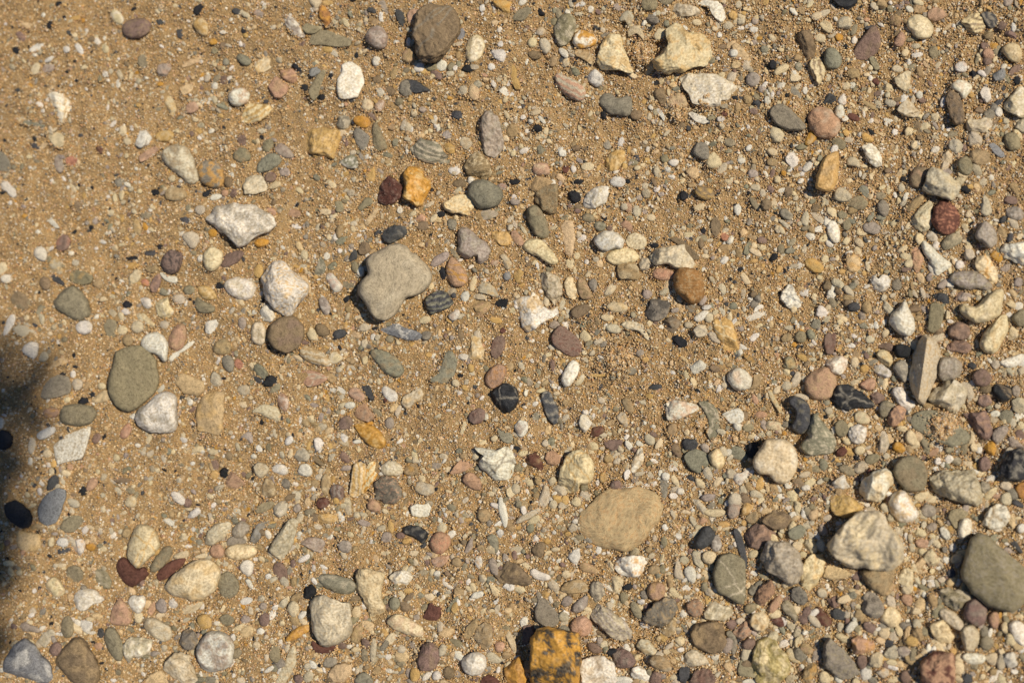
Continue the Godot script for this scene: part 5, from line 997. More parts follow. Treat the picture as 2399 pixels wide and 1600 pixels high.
	"rC--5|1891 1296 1892 1303 1887 1308 1881 1308 1875 1305 1873 1299 1875 1293 1881 1290 1887 1292",
	"aK--3|31 109 37 108 42 111 45 117 43 124 38 127 32 125 27 121 26 114",
	"rW--4|2146 223 2148 216 2153 213 2158 213 2163 217 2163 225 2160 230 2154 232 2149 229",
	"rK--4|1362 431 1354 433 1347 431 1343 426 1346 422 1352 419 1361 419 1366 422 1366 427",
	"rI--2|600 301 613 298 625 306 620 311 605 314",
	"rY--3|161 43 173 36 189 36 186 46 168 48",
	"rOT-4|488 94 500 89 511 97 506 105 490 105",
	"rRB-4|224 339 240 347 242 357 235 362 224 352",
	"rI--4|884 552 890 552 893 558 893 565 889 571 884 572 879 569 877 562 880 555",
	"aK--5|744 223 750 220 757 220 763 223 763 229 759 233 752 235 746 233 742 228",
	"rW--5|1110 428 1106 432 1100 433 1096 429 1095 422 1097 415 1102 413 1107 415 1111 420",
	"rW--5|2132 13 2138 17 2142 22 2141 28 2136 30 2129 29 2124 24 2122 18 2125 13",
	"rT--3|871 47 876 44 884 45 888 50 888 55 883 59 876 60 869 57 868 52",
	"rY--4|116 1088 117 1081 120 1075 126 1076 130 1080 132 1087 129 1094 124 1096 119 1094",
	"rT--4|1116 1283 1118 1278 1125 1276 1132 1278 1136 1282 1136 1288 1130 1291 1123 1292 1117 1288",
	"rR--5|2044 186 2054 181 2064 194 2057 201 2047 196",
	"rI--2|166 612 176 607 186 612 181 624 168 622",
	"rT--5|1611 431 1621 426 1636 433 1624 441 1613 441",
	"aC--4|717 979 727 971 735 973 735 991 725 989",
	"fK--3|291 604 306 599 324 601 321 609 301 609",
	"aS--4|541 23 551 18 564 23 559 36 546 31",
	"rI--4|1779 451 1784 441 1795 446 1795 459 1784 464",
	"rP--4|525 461 519 458 517 453 518 447 524 444 530 445 535 449 535 455 531 459",
	"rI--4|1404 930 1411 930 1416 933 1419 938 1417 944 1410 946 1403 944 1399 940 1400 935",
	"rB--3|57 752 52 756 45 757 38 754 37 749 40 744 46 741 53 743 57 748",
	"aW--4|1246 1261 1253 1251 1263 1261 1261 1271 1248 1269",
	"aS--4|592 884 602 879 613 892 608 899 597 894",
	"rC--4|689 443 699 436 710 446 710 456 697 451",
	"aY--4|1511 925 1524 920 1532 925 1529 935 1517 935",
	"rO--4|332 522 339 520 347 533 344 543 334 538",
	"aS--4|1483 362 1488 355 1499 367 1499 380 1488 375",
	"aI--4|1778 1012 1783 1009 1788 1011 1792 1015 1793 1021 1789 1026 1783 1026 1778 1024 1775 1018",
	"rW--2|79 240 92 237 102 247 97 255 84 247",
	"rV--4|1727 771 1728 766 1733 762 1739 762 1744 766 1745 771 1742 776 1736 778 1729 776",
	"aK--4|1872 1143 1875 1148 1875 1154 1870 1158 1865 1158 1860 1154 1859 1148 1862 1142 1867 1140",
	"aK--3|146 7 147 13 143 17 137 17 131 16 128 11 130 6 135 3 142 3",
	"rK--4|220 932 215 934 208 933 204 928 206 923 211 919 217 918 222 922 223 927",
	"rW--4|802 1206 806 1209 808 1215 806 1221 801 1224 796 1224 793 1218 793 1212 796 1207",
	"rW--4|1560 1245 1555 1243 1551 1239 1550 1232 1555 1228 1560 1227 1565 1229 1567 1236 1565 1242",
	"aK--6|2013 1080 2007 1080 2001 1078 1999 1073 2001 1068 2006 1065 2012 1066 2016 1070 2018 1076",
	"rI--4|1065 102 1072 97 1088 94 1082 107 1070 110",
	"rW--4|2102 317 2097 319 2091 316 2090 310 2091 305 2095 301 2101 302 2105 307 2106 312",
	"rO--5|1733 1195 1743 1195 1749 1203 1741 1215 1736 1213",
	"rW--3|1258 273 1266 270 1276 281 1281 291 1269 288",
	"rW--4|597 1047 605 1040 615 1052 613 1060 602 1058",
	"rW--4|175 883 171 887 166 885 163 880 163 873 166 867 171 867 175 870 177 877",
	"rV--4|2182 288 2192 283 2202 301 2197 306",
	"rY--4|1513 835 1518 836 1522 841 1520 846 1515 849 1509 849 1505 846 1504 840 1507 836",
	"rC--4|149 942 146 937 149 932 154 929 160 929 164 933 164 939 160 943 154 944",
	"rT--4|1332 940 1333 946 1328 950 1323 951 1319 948 1317 943 1318 937 1324 934 1329 936",
	"aK--4|1258 23 1266 18 1279 36 1263 36",
	"rW--5|301 976 314 966 319 973 316 984 303 981",
	"aK--4|801 698 817 691 819 701 809 711",
	"aS--3|362 48 375 43 383 54 372 61",
	"rW--4|1784 400 1795 397 1802 413 1802 420 1795 415",
	"rW--4|1164 102 1172 94 1179 97 1179 110 1167 110",
	"aK--4|1726 640 1731 622 1743 627 1738 637",
	"aK--5|2115 413 2120 413 2125 416 2126 421 2124 426 2119 428 2114 427 2110 422 2110 417",
	"rE--5|2219 1281 2222 1286 2222 1291 2219 1295 2213 1296 2209 1293 2207 1288 2209 1283 2214 1280",
	"aK--5|608 418 615 410 623 420 620 431 610 426",
	"rK--5|2031 301 2041 301 2052 314 2049 319 2039 314",
	"aR--4|1687 270 1695 258 1705 265 1703 275",
	"aN--4|1414 912 1427 920 1442 940 1429 935",
	"rW--4|1145 977 1143 983 1139 986 1135 984 1133 978 1133 972 1136 967 1140 967 1144 971",
	"aB--5|1077 1266 1093 1264 1095 1274 1085 1279",
	"rR--4|911 942 906 945 901 944 898 940 897 935 900 931 906 931 911 933 912 937",
	"rW--4|1772 1130 1775 1137 1773 1141 1770 1142 1765 1139 1762 1132 1761 1126 1764 1123 1768 1125",
	"aR--3|1169 777 1179 765 1187 775 1179 783",
	"rTY-4|1698 859 1708 848 1718 851 1715 861",
	"rK--5|1973 105 1983 99 1990 112 1983 117",
	"rO--5|365 194 380 191 385 199 370 204",
	"aS--4|1399 910 1411 897 1414 910 1404 917",
	"rW--3|161 588 166 587 171 589 174 593 172 597 168 600 162 600 158 597 159 592",
	"aS--4|1612 308 1608 306 1607 300 1609 295 1613 293 1617 295 1620 299 1620 304 1616 308",
	"rW--5|2172 1398 2168 1400 2163 1399 2160 1395 2160 1390 2163 1386 2167 1384 2171 1388 2173 1392",
	"rN--3|1659 716 1667 706 1675 719 1672 726",
	"rW--3|107 584 120 576 128 576 122 586 110 589",
	"rS--4|1067 697 1063 699 1058 698 1055 694 1056 690 1059 686 1063 685 1068 688 1069 692",
	"aK--3|365 576 375 571 383 579 370 586",
	"aS--6|2296 479 2309 471 2312 484 2299 487",
	"aO--5|852 994 868 986 880 994 863 996",
	"rO--4|190 53 186 51 183 47 186 43 190 41 195 42 198 45 198 50 195 53",
	"rK--4|1647 548 1643 546 1641 540 1643 535 1647 533 1651 533 1654 537 1654 543 1651 547",
	"rS--4|1699 707 1704 706 1708 708 1710 712 1708 717 1704 718 1699 718 1696 715 1696 710",
	"rK--4|1877 1105 1873 1106 1867 1105 1864 1102 1865 1098 1869 1096 1874 1096 1879 1098 1881 1102",
	"rW--3|636 1426 636 1423 639 1420 645 1419 649 1421 651 1424 649 1428 645 1430 639 1429",
	"aL--5|1611 1261 1619 1246 1624 1248 1621 1261",
	"aK--4|1626 910 1636 910 1644 920 1636 922",
	"rK--3|772 184 770 180 769 175 772 171 775 171 778 172 780 177 779 182 776 184",
	"aS--3|153 71 163 71 168 84 156 79",
]

# colours of the stones in sRGB (converted to linear below)
const TONES := {
	"W": "e8e6dc", "C": "dfd2b0", "I": "ccc4ae", "Y": "d0b074", "O": "d0a04e", "T": "b49f7b", "D": "d8c19a", "F": "bab199", "P": "c3a288", "A": "bf8c74",
	"M": "907c72", "V": "ada399", "R": "735249", "B": "93836b", "H": "b08658", "G": "9a937b", "N": "969582", "E": "989386",
	"L": "949799", "S": "55575a", "K": "34363a", "J": "b5a976"}

var rng := RandomNumberGenerator.new()
var cam: Camera3D
var cam_basis: Basis
var half_tan: float
var n_low := FastNoiseLite.new()
var n_mid := FastNoiseLite.new()
var n_fine := FastNoiseLite.new()
var n_col := FastNoiseLite.new()
var n_sand := FastNoiseLite.new()
var tone := {}
var mats := {}
var taken := {}
var dust_at := PackedVector3Array()
var dust_rim := PackedVector3Array()
var cover := PackedByteArray()
const CELL := 4.0
var cover_w := 0
var cover_h := 0

# ---------------------------------------------------------------- placing
func on_ground(x: float, y: float, h: float) -> Vector3:
	# the point of the plot at outline step (x, y) and height h (metres)
	var u := (x - WIDE * 0.5) / (HIGH * 0.5) * half_tan
	var v := (y - HIGH * 0.5) / (HIGH * 0.5) * half_tan
	var d := cam_basis * Vector3(u, -v, -1.0)
	return CAM_AT + d * ((h - CAM_AT.y) / d.y)

func ground_height(x: float, z: float) -> float:
	return n_sand.get_noise_2d(x * 4.0, z * 4.0) * 0.0065 + n_sand.get_noise_2d(x * 19.0 + 7.0, z * 19.0) * 0.0042 + n_sand.get_noise_2d(x * 62.0, z * 62.0 + 3.0) * 0.0019 + n_sand.get_noise_2d(x * 170.0, z * 170.0 + 9.0) * 0.0008

func bed_height(c: Vector2, reach: float) -> float:
	# the mean height of the sand that a stone lies in
	var h := 0.0
	for d in [Vector2.ZERO, Vector2(reach, 0), Vector2(-reach, 0), Vector2(0, reach), Vector2(0, -reach)]:
		var g := on_ground(c.x + d.x, c.y + d.y, 0.0)
		h += ground_height(g.x, g.z) * 0.2
	return h

func reach_of(p: PackedVector2Array, c: Vector2) -> float:
	var far := 0.0
	for q in p:
		far = maxf(far, q.distance_to(c))
	return far * 0.7

func numbered(called: String) -> String:
	var k: int = taken.get(called, 0)
	taken[called] = k + 1
	return called if k == 0 else "%s_%03d" % [called, k]

# ---------------------------------------------------------------- materials
func noise_texture(freq: float, seed_value: int, dark: Color, mid: Color, light: Color, cellular := false, size := 512) -> NoiseTexture2D:
	var n := FastNoiseLite.new()
	n.seed = seed_value
	n.frequency = freq
	n.noise_type = FastNoiseLite.TYPE_CELLULAR if cellular else FastNoiseLite.TYPE_SIMPLEX
	if cellular:
		n.cellular_return_type = FastNoiseLite.RETURN_CELL_VALUE
	n.fractal_octaves = 1 if cellular else 4
	var g := Gradient.new()
	g.offsets = PackedFloat32Array([0.0, 0.5, 1.0])
	g.colors = PackedColorArray([dark, mid, light])
	var t := NoiseTexture2D.new()
	t.width = size
	t.height = size
	t.seamless = true
	t.noise = n
	t.color_ramp = g
	return t

func bump_texture(freq: float, seed_value: int, strength: float, size := 512) -> NoiseTexture2D:
	var n := FastNoiseLite.new()
	n.seed = seed_value
	n.frequency = freq
	n.fractal_octaves = 3
	var t := NoiseTexture2D.new()
	t.width = size
	t.height = size
	t.seamless = true
	t.as_normal_map = true
	t.bump_strength = strength
	t.noise = n
	return t

func stone_material(rough: float, spec: float, tex: Texture2D, bump: Texture2D, bump_amount: float, span: float) -> StandardMaterial3D:
	var m := StandardMaterial3D.new()
	m.vertex_color_use_as_albedo = true
	m.albedo_texture = tex
	m.roughness = rough
	m.metallic_specular = spec
	m.normal_enabled = true
	m.normal_texture = bump
	m.normal_scale = bump_amount
	m.uv1_triplanar = true
	m.uv1_world_triplanar = true
	m.uv1_scale = Vector3.ONE / span
	return m

func make_materials() -> void:
	var smooth_tex := noise_texture(0.035, 3, Color(0.74, 0.69, 0.61), Color(0.95, 0.94, 0.91), Color(1, 1, 1))
	var grain_tex := noise_texture(0.11, 5, Color(0.62, 0.60, 0.58), Color(0.92, 0.91, 0.90), Color(1, 1, 1))
	var dark_tex := noise_texture(0.06, 8, Color(0.6, 0.6, 0.6), Color(0.85, 0.85, 0.86), Color(1, 1, 1))
	var fine_bump := bump_texture(0.09, 11, 6.0)
	var soft_bump := bump_texture(0.03, 12, 5.0)
	mats["quartz"] = stone_material(0.55, 0.45, smooth_tex, soft_bump, 0.7, 0.06)
	mats["sandstone"] = stone_material(0.9, 0.25, grain_tex, fine_bump, 0.7, 0.06)
	mats["slate"] = stone_material(0.7, 0.4, dark_tex, fine_bump, 0.6, 0.06)
	mats["rough"] = stone_material(0.92, 0.25, grain_tex, fine_bump, 1.4, 0.045)
	var grain := StandardMaterial3D.new()
	grain.vertex_color_use_as_albedo = true
	grain.roughness = 0.75
	grain.metallic_specular = 0.35
	mats["grain"] = grain
	var sand := StandardMaterial3D.new()
	sand.albedo_texture = noise_texture(0.22, 21, Color(0.44, 0.36, 0.25), Color(0.63, 0.53, 0.38), Color(0.76, 0.68, 0.53), false, 1024)
	sand.normal_enabled = true
	sand.normal_texture = bump_texture(0.2, 22, 8.0, 1024)
	sand.roughness = 0.95
	sand.metallic_specular = 0.2
	sand.uv1_triplanar = true
	sand.uv1_world_triplanar = true
	sand.uv1_scale = Vector3.ONE / 0.3
	mats["sand"] = sand

func material_for(code: String) -> Material:
	var b := code[1]
	if code[0] == "k" and b in "TEHGPRD":
		return mats["rough"]
	if b in "SKL":
		return mats["slate"]
	if b in "WCIYOJV":
		return mats["quartz"]
	return mats["sandstone"]

# ---------------------------------------------------------------- stones
func outline_points(text: String) -> PackedVector2Array:
	var f := text.split_floats(" ")
	var out := PackedVector2Array()
	for i in range(0, f.size() - 1, 2):
		out.append(Vector2(f[i], f[i + 1]))
	return out

func cut_corners(p: PackedVector2Array, q: float) -> PackedVector2Array:
	var out := PackedVector2Array()
	for i in p.size():
		var a := p[i]
		var b := p[(i + 1) % p.size()]
		out.append(a.lerp(b, q))
		out.append(a.lerp(b, 1.0 - q))
	return out

func even_points(p: PackedVector2Array, n: int) -> PackedVector2Array:
	var total := 0.0
	for i in p.size():
		total += p[i].distance_to(p[(i + 1) % p.size()])
	var gap := total / n
	var out := PackedVector2Array()
	var want := 0.0
	var walked := 0.0
	for i in p.size():
		var a := p[i]
		var b := p[(i + 1) % p.size()]
		var l := a.distance_to(b)
		while want <= walked + l and out.size() < n:
			out.append(a.lerp(b, (want - walked) / maxf(l, 0.0001)))
			want += gap
		walked += l
	while out.size() < n:
		out.append(p[0])
	return out

func steps_between(a: float, b: float, v: float) -> float:
	return smoothstep(a, b, v)

# Adds one stone to the arrays (positions, normals, colours, indices); all in metres, about `origin`.
func add_stone(outline: PackedVector2Array, code: String, seed_value: int, detail: float, origin: Vector3, lift: float, vs: PackedVector3Array, ns: PackedVector3Array, cs: PackedColorArray, ix: PackedInt32Array, dusty := true) -> void:
	var r := RandomNumberGenerator.new()
	r.seed = seed_value
	var form := code[0]
	var high := float(code[4])
	# outline
	var p := outline
	if form == "r":
		p = cut_corners(cut_corners(cut_corners(p, 0.25), 0.25), 0.25)
	else:
		p = cut_corners(cut_corners(p, 0.12), 0.2)
	var around := 0.0
	var area := 0.0
	var c := Vector2.ZERO
	for i in p.size():
		var a := p[i]
		var b := p[(i + 1) % p.size()]
		around += a.distance_to(b)
		var cr := a.cross(b)
		area += cr
		c += (a + b) * cr
	area *= 0.5
	c /= 6.0 * area
	area = absf(area)
	# rounding the corners made the outline smaller: bring it back
	for i in p.size():
		p[i] = c + (p[i] - c) * 1.05
	var n := clampi(int(around / detail), 10, 110)
	p = even_points(p, n)
	# long axis
	var sxx := 0.0
	var syy := 0.0
	var sxy := 0.0
	for q in p:
		var d := q - c
		sxx += d.x * d.x
		syy += d.y * d.y
		sxy += d.x * d.y
	var axis := Vector2.from_angle(0.5 * atan2(2.0 * sxy, sxx - syy))
	var reach := 0.0
	for q in p:
		reach = maxf(reach, absf((q - c).dot(axis)))
	var narrow := area / (PI * reach)
	var spine := maxf(0.0, reach - narrow) * 0.8
	var tall := narrow * high * 0.19
	var edge := 0.9
	var waist := 0.2
	var bump := 0.05
	var facets := 2
	match form:
		"a":
			edge = 0.62
			bump = 0.07
			facets = 9
			tall *= 1.08
		"k":
			edge = 0.72
			bump = 0.085
			facets = 4
		"f":
			edge = 0.42
			bump = 0.025
			tall *= 0.62
			facets = 1
		"d":
			edge = 0.85
			bump = 0.055
			waist = -0.05
			tall *= 0.75
		"g":
			edge = 1.6
			bump = 0.05
			facets = 0
			spine = reach * 0.86
	if high <= 5.0 and form != "d":
		waist = 0.04
	var z0 := tall * waist
	var low_y := -0.55 * narrow
	var ups := clampi(maxi(int(n * 0.2), int(narrow / 2.2)), 4, 40)
	var rings := 2 + ups          # two below the waist, then up to the crown
	var first := vs.size()
	# loose points about the stone's middle, in steps
	var raw := PackedVector3Array()
	var spin := Vector2.from_angle(r.randf() * TAU) * (0.12 if form in "rkd" else 0.2)
	var shift := Vector3(r.randf(), r.randf(), r.randf()) * 900.0
	for j in rings + 1:
		var s := 1.0
		var z := z0
		if j == 0:
			s = 0.72
			z = low_y
		elif j == 1:
			s = 0.95
			z = z0 - 0.22 * narrow
		else:
			var t := float(j - 2) / ups
			var ang := t * PI * 0.5
			if form == "g":
				s = 1.0 - t
				z = z0 + (tall - z0) * pow(t, 0.8)
			else:
				if edge < 0.7:
					s = 1.0 - pow(t, 1.7)
					z = z0 + (tall - z0) * pow(1.0 - pow(s, 2.0 / edge), edge * 0.5)
				else:
					s = pow(maxf(cos(ang), 0.0), edge)
					z = z0 + (tall - z0) * pow(sin(ang), edge)
			if j == rings:
				s = 0.0
		for i in n:
			var d := p[i] - c
			var foot := axis * clampf(d.dot(axis), -spine, spine)
			if form == "g":
				foot += axis.orthogonal() * narrow * 0.1
			var e := foot + (d - foot) * s
			raw.append(Vector3(e.x, z, e.y))
	# tilt and facets of the upper part
	for k in raw.size():
		var v := raw[k]
		if v.y > z0:
			v.y = maxf(z0, v.y + (v.x * spin.x + v.z * spin.y) * (v.y - z0) / maxf(tall, 1.0))
			raw[k] = v
	for f in facets:
		var az := r.randf() * TAU
		var lean := r.randf_range(0.12, 1.1) if form in "ak" else r.randf_range(0.1, 0.5)
		var nrm := Vector3(cos(az) * sin(lean), cos(lean), sin(az) * sin(lean))
		var far := 0.0
		for v in raw:
			far = maxf(far, nrm.dot(v))
		var cutoff := far * (r.randf_range(0.66, 0.9) if form in "ak" else r.randf_range(0.82, 0.95))
		for k in raw.size():
			var v := raw[k]
			var over := nrm.dot(v) - cutoff
			if over > 0.0 and v.y >= z0:
				raw[k] = v - nrm * over * 0.93
	# lumps
	var lump := 1.0 / maxf(narrow * 0.9, 4.0)
	for k in raw.size():
		var v := raw[k]
		if k < n:
			continue
		var q := v + shift
		var a := n_mid.get_noise_3dv(q * lump) * bump * narrow * 1.6 + n_fine.get_noise_3dv(q * lump * 3.3) * bump * narrow * 0.6
		if form == "k":
			a += n_fine.get_noise_3dv(q * 0.16) * 0.8
		var flat_part := Vector2(v.x, v.z) - axis * clampf(Vector2(v.x, v.z).dot(axis), -spine, spine)
		var dir := Vector3(flat_part.x, maxf(v.y, 0.0) * 1.2 + 0.01, flat_part.y).normalized()
		raw[k] = v + dir * a
	# colours
	var base: Color = tone["D" if form == "d" and code[1] == "T" else code[1]]
	var second: Color = tone.get(code[2], base)
	var drift := 1.0 + r.randf_range(-0.1, 0.1)
	base = Color(base.r * drift * r.randf_range(0.97, 1.03), base.g * drift, base.b * drift * r.randf_range(0.95, 1.05))
	var has_second := code[2] != "-"
	var mark := code[3]
	var stripe := Vector3(axis.orthogonal().x, 0.4, axis.orthogonal().y).rotated(Vector3.UP, r.randf_range(-0.35, 0.35))
	var veins: Array[Vector4] = []
	for k in 3:
		var vn := Vector3(r.randf_range(-1, 1), r.randf_range(-0.4, 0.4), r.randf_range(-1, 1)).normalized()
		veins.append(Vector4(vn.x, vn.y, vn.z, r.randf_range(1.8, 3.2)))
	var pale := code[1] in "WCIYO"
	var stain: Color = tone["T"]
	for k in raw.size():
		var v := raw[k]
		var q := v + shift
		var m := 0.0
		var wide := n_col.get_noise_3dv(q * (0.9 / maxf(narrow, 8.0)))
		var mid := n_col.get_noise_3dv(q * 0.045 + Vector3(40, 0, 0))
		var small := n_col.get_noise_3dv(q * 0.14)
		var off_vein := -narrow * 0.6
		if has_second:
			match mark:
				"p":
					m = smoothstep(-0.05, 0.35, wide * 0.6 + mid * 0.5 + small * 0.4) * (1.0 if code[1] == "O" or code[2] == "R" else 0.7)
				"v":
					for plane in veins:
						m = maxf(m, (1.0 - smoothstep(plane.w * 0.4, plane.w, absf(Vector3(plane.x, plane.y, plane.z).dot(v) + off_vein + wide * 5.0))) * 0.85)
						off_vein += narrow * 0.55
				"s":
					m = smoothstep(0.12, 0.4, small * 0.8 + mid * 0.35) * (0.5 if form == "d" else 0.75)
				"b":
					m = smoothstep(-0.15, 0.5, sin(q.dot(stripe) * 0.5 + wide * 1.6 + small))
				_:
					m = smoothstep(-0.1, 0.6, wide + mid * 0.4) * 0.5
		var col := base.lerp(second, clampf(m, 0.0, 1.0))
		if pale:
			col = col.lerp(stain, smoothstep(0.1, 0.55, mid * 0.6 + small * 0.7) * (0.18 if code[1] == "W" else 0.3))
		var pit := smoothstep(0.28, 0.5, n_col.get_noise_3dv(q * 0.21 + Vector3(0, 70, 0))) * (0.18 if pale else 0.3)
		col = col * (1.0 + 0.2 * small + 0.12 * mid - pit)
		cs.append(Color(clampf(col.r, 0.01, 0.9), clampf(col.g, 0.01, 0.9), clampf(col.b, 0.01, 0.9)))
	# to metres
	for v in raw:
		var h := lift + v.y * STEP
		vs.append(on_ground(c.x + v.x, c.y + v.z, h) - origin)
		ns.append(Vector3.ZERO)
	for j in rings:
		for i in n:
			var a := first + j * n + i
			var b := first + j * n + (i + 1) % n
			var d := a + n
			var e := b + n
			add_face(a, d, b, vs, ns, ix)
			add_face(b, d, e, vs, ns, ix)
	# close the underside
	var bottom := vs.size()
	vs.append(on_ground(c.x, c.y, lift + low_y * STEP) - origin)
	ns.append(Vector3.DOWN)
	cs.append(base)
	for i in n:
		add_face(bottom, first + i, first + (i + 1) % n, vs, ns, ix)
	for k in range(first, vs.size()):
		ns[k] = ns[k].normalized()
	# one normal for the crown, so that no crease runs along the spine
	var crown := Vector3.ZERO
	for k in range(first + (rings - 1) * n, first + (rings + 1) * n):
		crown += ns[k]
	if form != "g":
		for k in range(first + rings * n, first + (rings + 1) * n):
			ns[k] = crown.normalized()
	# sand banked up against its foot
	for k in int(around * (0.9 if dusty else 0.3)):
		var q := p[r.randi() % n]
		var out := (q - c).normalized()
		var off := r.randf_range(-1.5, 6.0)
		var spot := q + out * off + Vector2(r.randf_range(-2, 2), r.randf_range(-2, 2))
		var bank := n_col.get_noise_2d(spot.x * 0.02, spot.y * 0.02)
		if bank > -0.3:
			dust_rim.append(on_ground(spot.x, spot.y, lift + STEP * (6.0 - maxf(off, 0.0)) * r.randf() * (0.4 + bank)))
	# grains of sand lying on it
	if dusty:
		var many := int(area * (0.09 if form == "d" else (0.02 if form in "kf" else 0.011)))
		for k in many:
			var pick := first + r.randi_range(2 * n, raw.size() - 1)
			if ns[pick].y > 0.55 and n_col.get_noise_3dv(vs[pick] * 60.0) > (-0.3 if form == "d" else 0.14):
				dust_at.append(vs[pick] + origin + Vector3(r.randf_range(-1, 1), 0.4, r.randf_range(-1, 1)) * 0.0006)

func add_face(a: int, b: int, c: int, vs: PackedVector3Array, ns: PackedVector3Array, ix: PackedInt32Array) -> void:
	# clockwise seen from outside
	var nrm := (vs[c] - vs[a]).cross(vs[b] - vs[a])
	ns[a] += nrm
	ns[b] += nrm
	ns[c] += nrm
	ix.append(a)
	ix.append(b)
	ix.append(c)

func commit(vs: PackedVector3Array, ns: PackedVector3Array, cs: PackedColorArray, ix: PackedInt32Array, m: Material) -> ArrayMesh:
	var arrays := []
	arrays.resize(Mesh.ARRAY_MAX)
	arrays[Mesh.ARRAY_VERTEX] = vs
	arrays[Mesh.ARRAY_NORMAL] = ns
	arrays[Mesh.ARRAY_COLOR] = cs
	arrays[Mesh.ARRAY_INDEX] = ix
	var mesh := ArrayMesh.new()
	mesh.add_surface_from_arrays(Mesh.PRIMITIVE_TRIANGLES, arrays)
	mesh.surface_set_material(0, m)
	return mesh

func mark_cover(p: PackedVector2Array) -> void:
	var lo := p[0]
	var hi := p[0]
	for q in p:
		lo = lo.min(q)
		hi = hi.max(q)
	for y in range(maxi(0, int(lo.y / CELL)), mini(cover_h - 1, int(hi.y / CELL)) + 1):
		for x in range(maxi(0, int(lo.x / CELL)), mini(cover_w - 1, int(hi.x / CELL)) + 1):
			if cover[y * cover_w + x] == 0 and Geometry2D.is_point_in_polygon(Vector2(x + 0.5, y + 0.5) * CELL, p):
				cover[y * cover_w + x] = 1

func covered(x: float, y: float) -> bool:
	var i := int(x / CELL)
	var j := int(y / CELL)
	if i < 0 or j < 0 or i >= cover_w or j >= cover_h:
		return false
	return cover[j * cover_w + i] == 1

func middle(p: PackedVector2Array) -> Vector2:
	var s := Vector2.ZERO
	for q in p:
		s += q
	return s / p.size()

func lay_pebbles() -> void:
	for k in PEBBLES.size():
		var part: PackedStringArray = PEBBLES[k].split("|")
		var p := outline_points(part[3])
		mark_cover(p)
		var c := middle(p)
		var g := on_ground(c.x, c.y, 0.0)
		var lift := bed_height(c, reach_of(p, c)) + 0.0005
		var origin := Vector3(g.x, lift, g.z)
		var vs := PackedVector3Array()
		var ns := PackedVector3Array()
		var cs := PackedColorArray()
		var ix := PackedInt32Array()
		add_stone(p, part[2], 1000 + k, 3.2, origin, lift, vs, ns, cs, ix)
		var o := MeshInstance3D.new()
		o.mesh = commit(vs, ns, cs, ix, material_for(part[2]))
		o.name = numbered(part[0])
		o.position = origin
		o.set_meta("label", part[1])
		o.set_meta("category", "pebble")
		o.set_meta("group", "pebbles lying in the sand")
		add_child(o, true)

func random_outline(x: float, y: float, size: float) -> PackedVector2Array:
	var out := PackedVector2Array()
	var n := rng.randi_range(6, 8)
	var long := rng.randf_range(1.0, 1.5)
	var turn := rng.randf() * TAU
	for i in n:
		var a := TAU * i / n + rng.randf_range(-0.25, 0.25)
		var q := Vector2(cos(a) * size * long, sin(a) * size / long) * rng.randf_range(0.85, 1.12)
		out.append(Vector2(x, y) + q.rotated(turn))
	return out

func gravelly(x: float, y: float) -> float:
	# how thick the small gravel lies: sparse sand in one corner, thick gravel in the other
	var a := clampf((x - 1500.0) / 900.0, 0.0, 1.0)
	var b := clampf((y - 900.0) / 700.0, 0.0, 1.0)
	return 0.06 + 0.24 * clampf((x + y * 0.4) / 1000.0, 0.0, 1.0) + 0.75 * a * (0.45 + 0.55 * b) + (0.22 + 0.25 * clampf((x - 200.0) / 1200.0, 0.0, 1.0)) * b + 0.35 * n_sand.get_noise_2d(x * 0.006, y * 0.006)

const GRIT_TONES := "WWWWWWCCCCCCCCIIIIIIIYYTTTTTDDDDDFFGGGEENVVBPMSSKKO"

